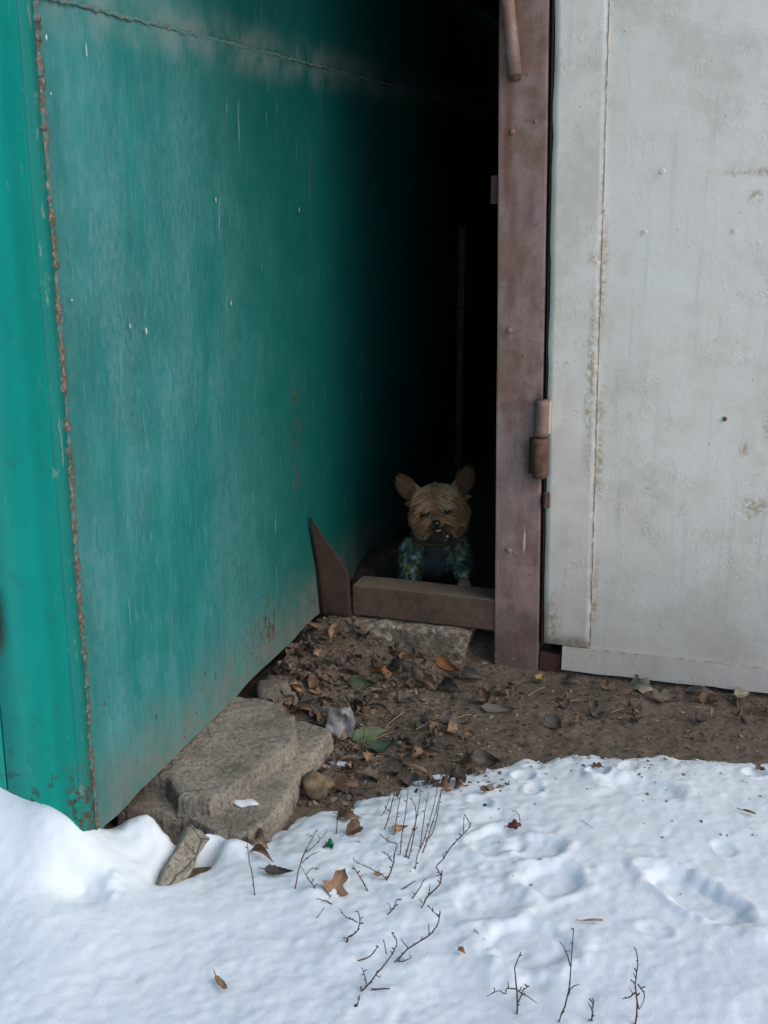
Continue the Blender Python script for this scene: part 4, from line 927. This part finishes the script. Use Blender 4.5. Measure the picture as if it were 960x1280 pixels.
stem([Z2([(285, 585), (310, 530), (318, 470), (330, 430), (300, 420), (255, 385)]), Z2([(285, 580), (265, 558), (215, 535), (145, 500)]), Z2([(310, 505), (290, 475), (263, 460)])], 'forked bare stem with a long left arm, in front of the cluster')
stem([Z2([(205, 630), (170, 570), (140, 520)])], 'short slanting bare stem right of the big tan leaf')
stem([Z2([(345, 625), (380, 605), (410, 588)])], 'short level twig tip poking from snow left of the tall curving stem', buds=False)
stem([Z2([(395, 665), (420, 630), (450, 578)])], 'short budded stem just left of the tall curving stem')
stem([Z2([(437, 700), (465, 650), (515, 600), (520, 560), (500, 530), (530, 490), (570, 430), (620, 380), (643, 350), (625, 310)]), Z2([(440, 682), (425, 662)]), Z2([(467, 645), (472, 600)]), Z2([(515, 560), (495, 565)]), Z2([(615, 380), (617, 330)])], 'tall curving weed stem with a hooked top in mid snow', .0016)
stem([Z2([(290, 732), (310, 710), (330, 668)]), Z2([(305, 712), (297, 688)])], 'tiny forked stem tip on snow above the arching stems')
stem([Z2([(115, 850), (125, 825), (155, 808), (170, 770), (165, 722), (150, 718)]), Z2([(160, 765), (110, 740), (85, 703)])], 'crooked little stem below the big tan leaf')
stem([Z2([(318, 937), (375, 882), (460, 825), (500, 780), (515, 715), (510, 745), (470, 700)]), Z2([(378, 875), (345, 835)]), Z2([(468, 815), (466, 770)]), Z2([(330, 930), (360, 930), (392, 915)])], 'long arching stem curling up to the right in the lower snow', .0016)
stem([Z2([(178, 1060), (240, 990), (310, 900), (330, 850), (308, 810)]), Z2([(200, 1030), (190, 990), (178, 958)]), Z2([(240, 990), (255, 1000)]), Z2([(285, 900), (275, 850)])], 'long stem slanting up beside the arching one in the lower snow', .0016)
stem([Z2([(163, 930), (210, 910), (250, 870)])], 'short budded sprig left of the slanting stem')
stem([Z2([(150, 1125), (165, 1108), (170, 1080)]), Z2([(158, 1118), (145, 1122)])], 'tiny sprig lowest beneath the slanting stem')
stem([Z2([(845, 1155), (845, 1060), (835, 960), (862, 892)]), Z2([(846, 1050), (800, 1048), (798, 1070), (760, 1058), (715, 1082)]), Z2([(848, 1055), (880, 1075), (930, 1110)]), Z2([(850, 1110), (870, 1060), (897, 1038)]), Z2([(808, 1050), (806, 1018)])], 'spreading bare stem with two low side arms at the bottom of the snow', .0017)
stem([Z3([(263, 1006), (290, 930), (303, 850), (312, 697)]), Z3([(301, 820), (285, 770), (270, 744)]), Z3([(292, 920), (308, 890), (332, 880)])], 'tall straight bare stem at the bottom of the snow', .0017)
stem([Z3([(373, 1003), (374, 965), (380, 938)]), Z3([(374, 965), (360, 942)])], 'small sprig with red tips between the two tall bottom stems')
stem([Z3([(517, 1016), (525, 940), (515, 880), (527, 820), (518, 763)]), Z3([(520, 908), (495, 925), (475, 930)]), Z3([(526, 880), (549, 920), (530, 965)])], 'rightmost twisted bare stem at the bottom of the snow', .0017)
stem([Z8([(132, 475), (118, 370), (105, 310), (100, 200)])], 'single stem standing before the crumpled tan leaf', .0013)
stem([Z8([(305, 450), (325, 350), (350, 290), (392, 205)]), Z8([(332, 340), (370, 305), (412, 290)]), Z8([(352, 295), (400, 250), (437, 210)]), Z8([(330, 330), (355, 265)])], 'branching bare stem beside the dark leathery leaf', .0014)
stem([Z8([(395, 450), (375, 425), (350, 390), (325, 345)]), Z8([(352, 390), (380, 360), (400, 370)])], 'low crooked sprig right of the dark leathery leaf', .0012)
stem([Z8([(398, 575), (430, 530)])], 'short lone twig tip below the big tan leaf', .0012, buds=False)
stem([[(452, 940), (456, 900), (452, 870), (447, 850)], [(455, 905), (470, 890)]], 'dry weed stalk standing by the pale green leaf', .0015)
stem([[(415, 1130), (404, 1125), (395, 1123)]], 'twig end sticking out beneath the big tan leaf', .0013, buds=False)

# scraps
def scrap(u, v, wp, hp_, mat, label, cat, seed, name, lean=55):
    p = on_ground(u, v); s = mpp(p); n = 10; V = np.zeros((n, n, 3)); n_ = Vector((-p.x, -p.y, 0)).normalized(); rr = Vector(_r)
    for i in range(n):
        for j in range(n):
            a = (i/(n-1)-.5)*wp*s*(.75+.5*vnoise(np.array([j*.6]), np.array([i*.2]), seed)[0])*(.55+.9*math.sin(math.pi*(.15+.75*j/(n-1)))); b = (j/(n-1))*hp_*s
            q = p+rr*a+Vector((0, 0, 1))*b*math.sin(R(lean))-n_*b*math.cos(R(lean))
            q = q+n_*(.032*float(fbm(np.array([i*.35]), np.array([j*.35]), 1.1, 4, seed)[0]))+Vector((0, 0, .008*float(fbm(np.array([i*.5]), np.array([j*.3]), 1., 3, seed+4)[0])))
            V[i, j] = q
    o = obj(name, grid_mesh(name, V), mat, smooth=True); md = o.modifiers.new('s', 'SOLIDIFY'); md.thickness = .0012
    return tag(o, label, cat)
scrap(427, 924, 26, 38, m_plain('grey_foil', (.24, .225, .215), .6, .5, 40), 'crumpled whitish scrap lying beside the end of the long slab', 'scrap', 3, 'paper_scrap')
o = scrap(412, 1059, 7, 6, m_plain('green_plastic', (.01, .22, .10), .4, .2), 'tiny bright green plastic scrap on the snow', 'scrap', 6, 'plastic_scrap')
p = on_ground(425, 957); tag(obj('snow_lump', stone_bm((p.x, p.y, p.z+.004), (.022, .008, .006), 8, .4), m_plain('snow_crumb', (.8, .82, .85), .6, .05), smooth=True), 'thin sliver of snow on the litter below the pale green leaf', 'snow')

# ------------------------------------------------------------------ the dog
DP = Vector((-.755, 2.995, .058)); DROT = R(11)
DSC = 1.0
dog = empty('dog', DP, 'shaggy tan small terrier in a green and blue patterned coat peering over the rusty sill', 'dog')
dm = Matrix.Translation(DP) @ Matrix.Rotation(DROT, 4, 'Z')
HC = Vector((.008, -.016, .292))                   # head centre, dog space; faces -Y
hm = Matrix.Translation(HC) @ Euler((R(4), R(-9), R(-2))).to_matrix().to_4x4() @ Matrix.Diagonal((1.2, 1.1, 1.03, 1))
def ell(bm, c, r, rot=(0, 0, 0), mat=None, sub=3):
    t = bmesh.ops.create_icosphere(bm, subdivisions=sub, radius=1)['verts']
    m = (mat or Matrix()) @ Matrix.Translation(c) @ Euler(rot).to_matrix().to_4x4() @ Matrix.Diagonal((*r, 1))
    for v in t: v.co = m @ v.co
def capsule(bm, a, b, ra, rb, mat=None, n=7):
    a, b = Vector(a), Vector(b)
    for i in range(n): t = i/(n-1); ell(bm, a.lerp(b, t), (ra+(rb-ra)*t,)*3, mat=mat, sub=2)
def fuse(name, bm, vox, it=6):
    me = bpy.data.meshes.new(name+'_src'); bm.to_mesh(me); bm.free(); o = bpy.data.objects.new(name+'_src', me); COL.objects.link(o)
    m1 = o.modifiers.new('r', 'REMESH'); m1.mode = 'VOXEL'; m1.voxel_size = vox
    m2 = o.modifiers.new('s', 'SMOOTH'); m2.factor = .5; m2.iterations = it
    bpy.context.view_layer.update(); dg = bpy.context.evaluated_depsgraph_get(); r = bpy.data.meshes.new_from_object(o.evaluated_get(dg)); r.name = name
    bpy.data.objects.remove(o); bpy.data.meshes.remove(me); return r
B = bmesh.new()
ell(B, (0, .035, .150), (.062, .085, .068)); ell(B, (0, .14, .150), (.063, .10, .066)); ell(B, (0, .225, .145), (.060, .07, .068))   # chest, ribs, rump
capsule(B, (0, -.005, .175), (.004, -.01, .265), .050, .046)                                            # neck
# forelegs: left planted, right one reaching up to the sill edge
capsule(B, (-.062, .01, .15), (-.066, -.012, .07), .027, .021); capsule(B, (-.066, -.012, .07), (-.066, -.02, .016), .019, .016)
ell(B, (-.066, -.032, .012), (.018, .026, .012))
capsule(B, (.052, .01, .17), (.070, -.035, .128), .027, .021); capsule(B, (.070, -.035, .128), (.080, -.10, .124), .019, .014)
for s, c in ((1, Vector((.082, -.112, .119))),):
    ell(B, c, (.016, .022, .010))
    for t in (-.012, -.004, .005, .013): capsule(B, c+Vector((t, -.012, 0)), c+Vector((t*1.15, -.027, -.004)), .0068, .0052)
for t in (-.012, -.004, .005, .013): capsule(B, Vector((-.066+t, -.045, .010)), Vector((-.066+t*1.15, -.060, .006)), .0068, .0052)
for s in (-1, 1):                                                                                     # hind legs: thigh, hock, paw
    ell(B, (s*.050, .235, .115), (.030, .050, .060)); capsule(B, (s*.055, .215, .085), (s*.057, .27, .055), .024, .016)
    capsule(B, (s*.057, .27, .055), (s*.057, .262, .018), .015, .014); ell(B, (s*.057, .245, .012), (.018, .030, .012))
capsule(B, (0, .285, .18), (0, .325, .225), .016, .010)                                                # docked tail
ell(B, (0, 0, .012), (.056, .054, .052), mat=hm); ell(B, (0, -.012, -.014), (.048, .046, .044), mat=hm)  # skull, cheeks
ell(B, (0, -.056, -.014), (.024, .036, .020), mat=hm); ell(B, (0, -.046, -.040), (.019, .034, .011), mat=hm)  # muzzle, lower jaw
for s in (-1, 1):                                                                                     # ears
    ell(B, (s*.055, .010, .046), (.023, .012, .029), (R(-8), s*R(24), s*R(-18)), hm); ell(B, (s*.062, .010, .060), (.018, .010, .020), (R(-8), s*R(24), s*R(-18)), hm); ell(B, (s*.066, .009, .070), (.012, .008, .015), (R(-8), s*R(22), s*R(-18)), hm)
    ell(B, (s*.024, -.046, .012), (.016, .014, .012), mat=hm)
body = fuse('body', B, .0042, 5)
hi_ = hm.inverted()
def bcol(co):
    h = hi_ @ co
    if co.z > .225:
        if abs(h.x) > .044 and h.z > .024: return (.10, .052, .026) if h.y < .01 else (.16, .09, .045)
        if h.y < -.05 and h.z < -.022: return (.07, .045, .032)
        if (abs(h.x)-.025)**2+(h.z-.012)**2 < .014**2 and h.y < -.02: return (.07, .04, .023)
        if h.z > .03: return (.36, .23, .12)
        return (.20, .115, .055)
    if co.y < -.06 or co.z < .03: return (.20, .125, .07)
    return (.06, .05, .045)
a = body.color_attributes.new('Col', 'FLOAT_COLOR', 'POINT')
for i, v in enumerate(body.vertices): a.data[i].color = (*bcol(v.co), 1)
M['fur'] = m_attr('dog_skin_fur', .85)
def dpart(name, me, m, smooth=True):
    me_ = me
    if isinstance(me, bmesh.types.BMesh): me_ = bpy.data.meshes.new(name); me.to_mesh(me_); me.free()
    me_.transform(Matrix.Rotation(DROT, 4, 'Z'))
    o = obj(name, me_, m, None, smooth); o.parent = dog; return o
# coat: a jacket round trunk and forelegs
K = bmesh.new()
ell(K, (0, .035, .150), (.072, .092, .077)); ell(K, (0, .14, .150), (.073, .107, .075)); ell(K, (0, .21, .148), (.069, .072, .074))
capsule(K, (0, -.002, .18), (.002, -.008, .218), .060, .057)
capsule(K, (-.062, .008, .165), (-.068, -.014, .075), .040, .033); capsule(K, (-.068, -.014, .075), (-.067, -.020, .044), .032, .028)
capsule(K, (.060, .008, .175), (.074, -.035, .130), .040, .032); capsule(K, (.074, -.035, .130), (.078, -.088, .130), .031, .025)
coat = fuse('coat', K, .0045, 4)
for v in coat.vertices:
    n = float(fbm(np.array([v.co.x+v.co.y*.7]), np.array([v.co.z]), 38, 3, 90)[0]); v.co += v.normal*.004*n
# ---- strands
def samples(me, n, seed, keep):
    me.calc_loop_triangles(); T = np.array([t.vertices[:] for t in me.loop_triangles]); co = np.array([v.co[:] for v in me.vertices]); no = np.array([v.normal[:] for v in me.vertices])
    A, Bb, Cc = co[T[:, 0]], co[T[:, 1]], co[T[:, 2]]; ar = np.linalg.norm(np.cross(Bb-A, Cc-A), axis=1); mk = np.array([keep(Vector(c)) for c in (A+Bb+Cc)/3]); ar = ar*mk
    r = np.random.default_rng(seed); ti = r.choice(len(T), n, p=ar/ar.sum()); u, v = r.random(n), r.random(n); f = u+v > 1; u[f] = 1-u[f]; v[f] = 1-v[f]
    P = A[ti]+(Bb[ti]-A[ti])*u[:, None]+(Cc[ti]-A[ti])*v[:, None]; N = no[T[ti, 0]]; return [Vector(p) for p in P], [Vector(p).normalized() for p in N]
def strands(name, PN, flow, m, seed, parent_rot=True):
    rs = random.Random(seed); V = []; F = []; C = []
    for p, n in zip(*PN):
        d, L, r, c = flow(p, n, rs)
        if L <= 0: continue
        b = len(V); q = p-n*.002; k = 6; seg = L/(k-1); sw = Vector((rs.uniform(-.5, .5), rs.uniform(-.2, .2), rs.uniform(-.3, .3))); cur = (n*.65+d*.55).normalized()
        for i in range(k):
            t = i/(k-1); rr = r*(1-.8*t*t); sd = cur.cross(n if abs(cur.dot(n)) < .95 else Vector((1, 0, 0))).normalized(); up_ = sd.cross(cur)
            for s in range(3):
                an = 2.094*s; V.append(q+sd*math.cos(an)*rr+up_*math.sin(an)*rr*.7); C.append(tuple(x*(.75+.4*t) for x in c))
            tgt = (d+sw*.8*math.sin(i*1.3)+Vector((rs.uniform(-.2, .2), rs.uniform(-.2, .2), rs.uniform(-.2, .2)))).normalized(); cur = (cur*.5+tgt*.6).normalized(); q = q+cur*seg
        for i in range(k-1):
            for s in range(3): F.append((b+i*3+s, b+i*3+(s+1) % 3, b+(i+1)*3+(s+1) % 3, b+(i+1)*3+s))
    return mesh(name, V, F, C)
def headkeep(c):
    h = hi_ @ c; return c.z > .215 and h.z > -.075 and c.y < .07
def headflow(p, n, rs):
    h = hi_ @ p; s = 1 if h.x > 0 else -1
    j = min(.999, max(0, .5+.85*float(fbm(np.array([p.x+.3*p.y]), np.array([p.z*.6+p.y]), 95, 2, 17)[0])+rs.uniform(-.28, .28)))      # locks share a tone
    cream, tan_, brn = (.78, .56, .33), (.47, .235, .088), (.18, .085, .034)
    rot = hm.to_3x3()
    ear = abs(h.x) > .044 and h.z > .026
    if ear:
        c = brn if j < .7 else (.26, .14, .065); return rot @ Vector((s*.45, .1, .75)), rs.uniform(.015, .030), .0008, c
    if h.y < -.083: return rot @ Vector((0, -1, 0)), 0, 0, brn                                     # nose stays bare
    if (abs(h.x)-.0235)**2+(h.z-.011)**2 < .0112**2 and h.y < -.022: return rot @ Vector((s*.8, -.2, -.3)), rs.uniform(0, .004), .0006, (.05, .028, .015)   # eye corners
    if h.y < -.030 and h.z < .006:                                                                # moustache and beard
        if h.z < -.020 and abs(h.x) < .013: return rot @ Vector((s*.1, -.45, -.9)), rs.uniform(.014, .03), .0008, (.075, .045, .03) if j < .8 else (.20, .125, .08)
        return rot @ Vector((s*.80, -.16, -.60)), rs.uniform(.018, .036), .0008, tan_ if j < .5 else (cream if j < .72 else brn)
    if h.z > .018 and h.y < .025:                                                                 # crown: a pale blaze parted in the middle, sweeping out over the brows
        sx_ = h.x+rs.uniform(-.010, .010); out_ = min(1, abs(sx_)/.022)*(1 if sx_ > 0 else -1)
        if rs.random() < .006: return rot @ Vector((.5+sx_*9, -.2, .7)), rs.uniform(.014, .026), .0008, cream
        return rot @ Vector((out_*.80, -.42, -.50*abs(out_))), rs.uniform(.020, .042)*(.7 if h.y < -.03 else 1)*(.5 if abs(h.x) > .036 else 1), .00085, cream if (abs(h.x) < .03 and j < .72) or j < .25 else tan_
    if h.y < -.02 and abs(h.x) < .02: return rot @ Vector((s*.5, -.4, .2)), rs.uniform(.005, .012), .0007, tan_ if j < .8 else cream   # bridge of the nose
    return rot @ Vector((s*.42, -.28, -.82)), rs.uniform(.022, .044), .0008, tan_ if j < .66 else (brn if j > .82 else cream)
fur = strands('fur', samples(body, 9000, 5, headkeep), headflow, 'fur', 8)
def pawkeep(c): return c.y < -.07 and c.z < .2
pawfur = strands('paw_fur', samples(body, 260, 6, pawkeep), lambda p, n, rs: (Vector((0, -.6, -.4)), rs.uniform(.004, .010), .0007, (.30, .19, .11)), 'fur', 9)
pal = [(.12, .15, .03), (.20, .21, .05), (.02, .08, .10), (.03, .13, .16), (.02, .025, .03), (.015, .02, .025), (.12, .16, .16)]
cf = strands('coat_pile', samples(coat, 1500, 7, lambda c: c.y < .08), lambda p, n, rs: (Vector((rs.uniform(-.6, .6), -.2, rs.uniform(-1, .3))), rs.uniform(.006, .014), .0007, pal[4 if abs(p.x-.008) < .034 else min(6, int(7*max(0, min(.999, .5+.75*float(fbm(np.array([p.x+p.y]), np.array([p.z]), 30, 2, 7)[0])+rs.uniform(-.12, .12)))))]), 'fur', 10)
M['hair'] = m_attr('dog_hair', .6)
dpart('body', body, 'fur'); dpart('fur', fur, 'hair'); dpart('paw_fur', pawfur, 'hair'); dpart('coat', coat, m_coat()); dpart('coat_pile', cf, m_attr('coat_yarn', .85))
V, F = [], []; ring_ = [(.002+.064*math.cos(a_), -.006+.062*math.sin(a_), .214-.012*math.sin(a_)*-1) for a_ in np.linspace(0, 2*math.pi, 29)]; tube(V, F, ring_, .0065, .0065, 8, cap=False, jit=.15); dpart('collar', mesh('collar', V, F), m_plain('olive_knit', (.03, .036, .02), .95, .5, 150, .8))
for s in (-1, 1):
    e = bmesh.new(); ell(e, (s*.0225, -.0550, .0106), (.0064, .0064, .0064), mat=hm); dpart('eye', e, m_plain('eye_dark', (.010, .007, .006), .3, .1, bump=0))
e = bmesh.new(); ell(e, (0, -.0905, -.008), (.0100, .0090, .0085), mat=hm); ell(e, (0, -.090, -.015), (.007, .006, .006), mat=hm)
dpart('nose', fuse('nose', e, .0018, 3), m_plain('nose_leather', (.012, .012, .014), .35, .3, 200))
e = bmesh.new(); ell(e, (0, -.079, -.0305), (.0135, .010, .0055), mat=hm); dpart('mouth', e, m_plain('mouth_dark', (.02, .009, .009), .5, .2))
e = bmesh.new(); ell(e, (.001, -.0865, -.0300), (.0065, .0045, .0022), mat=hm); dpart('tongue', e, m_plain('tongue', (.42, .27, .24), .4, .2))
for q, (a_, b_, c_) in enumerate(((-.028, -.03, -.078), (.030, -.075, -.024), (.018, -.075, -.052))):
    e = bmesh.new(); ell(e, (a_, b_, c_), (.0042, .004, .0036) if q == 0 else (.0024,)*3, mat=hm, sub=2); dpart('snow_crumb', e, m_plain('snow_on_fur%d' % q, (.75, .77, .8), .6, .05))

for o in bpy.data.objects:
    if o.type == 'MESH' and o.parent is None and 'label' not in o and o.get('kind') not in ('structure', 'stuff'): print('UNTAGGED', o.name)
print('tris', sum(len(o.data.polygons)*2 for o in bpy.data.objects if o.type == 'MESH'))
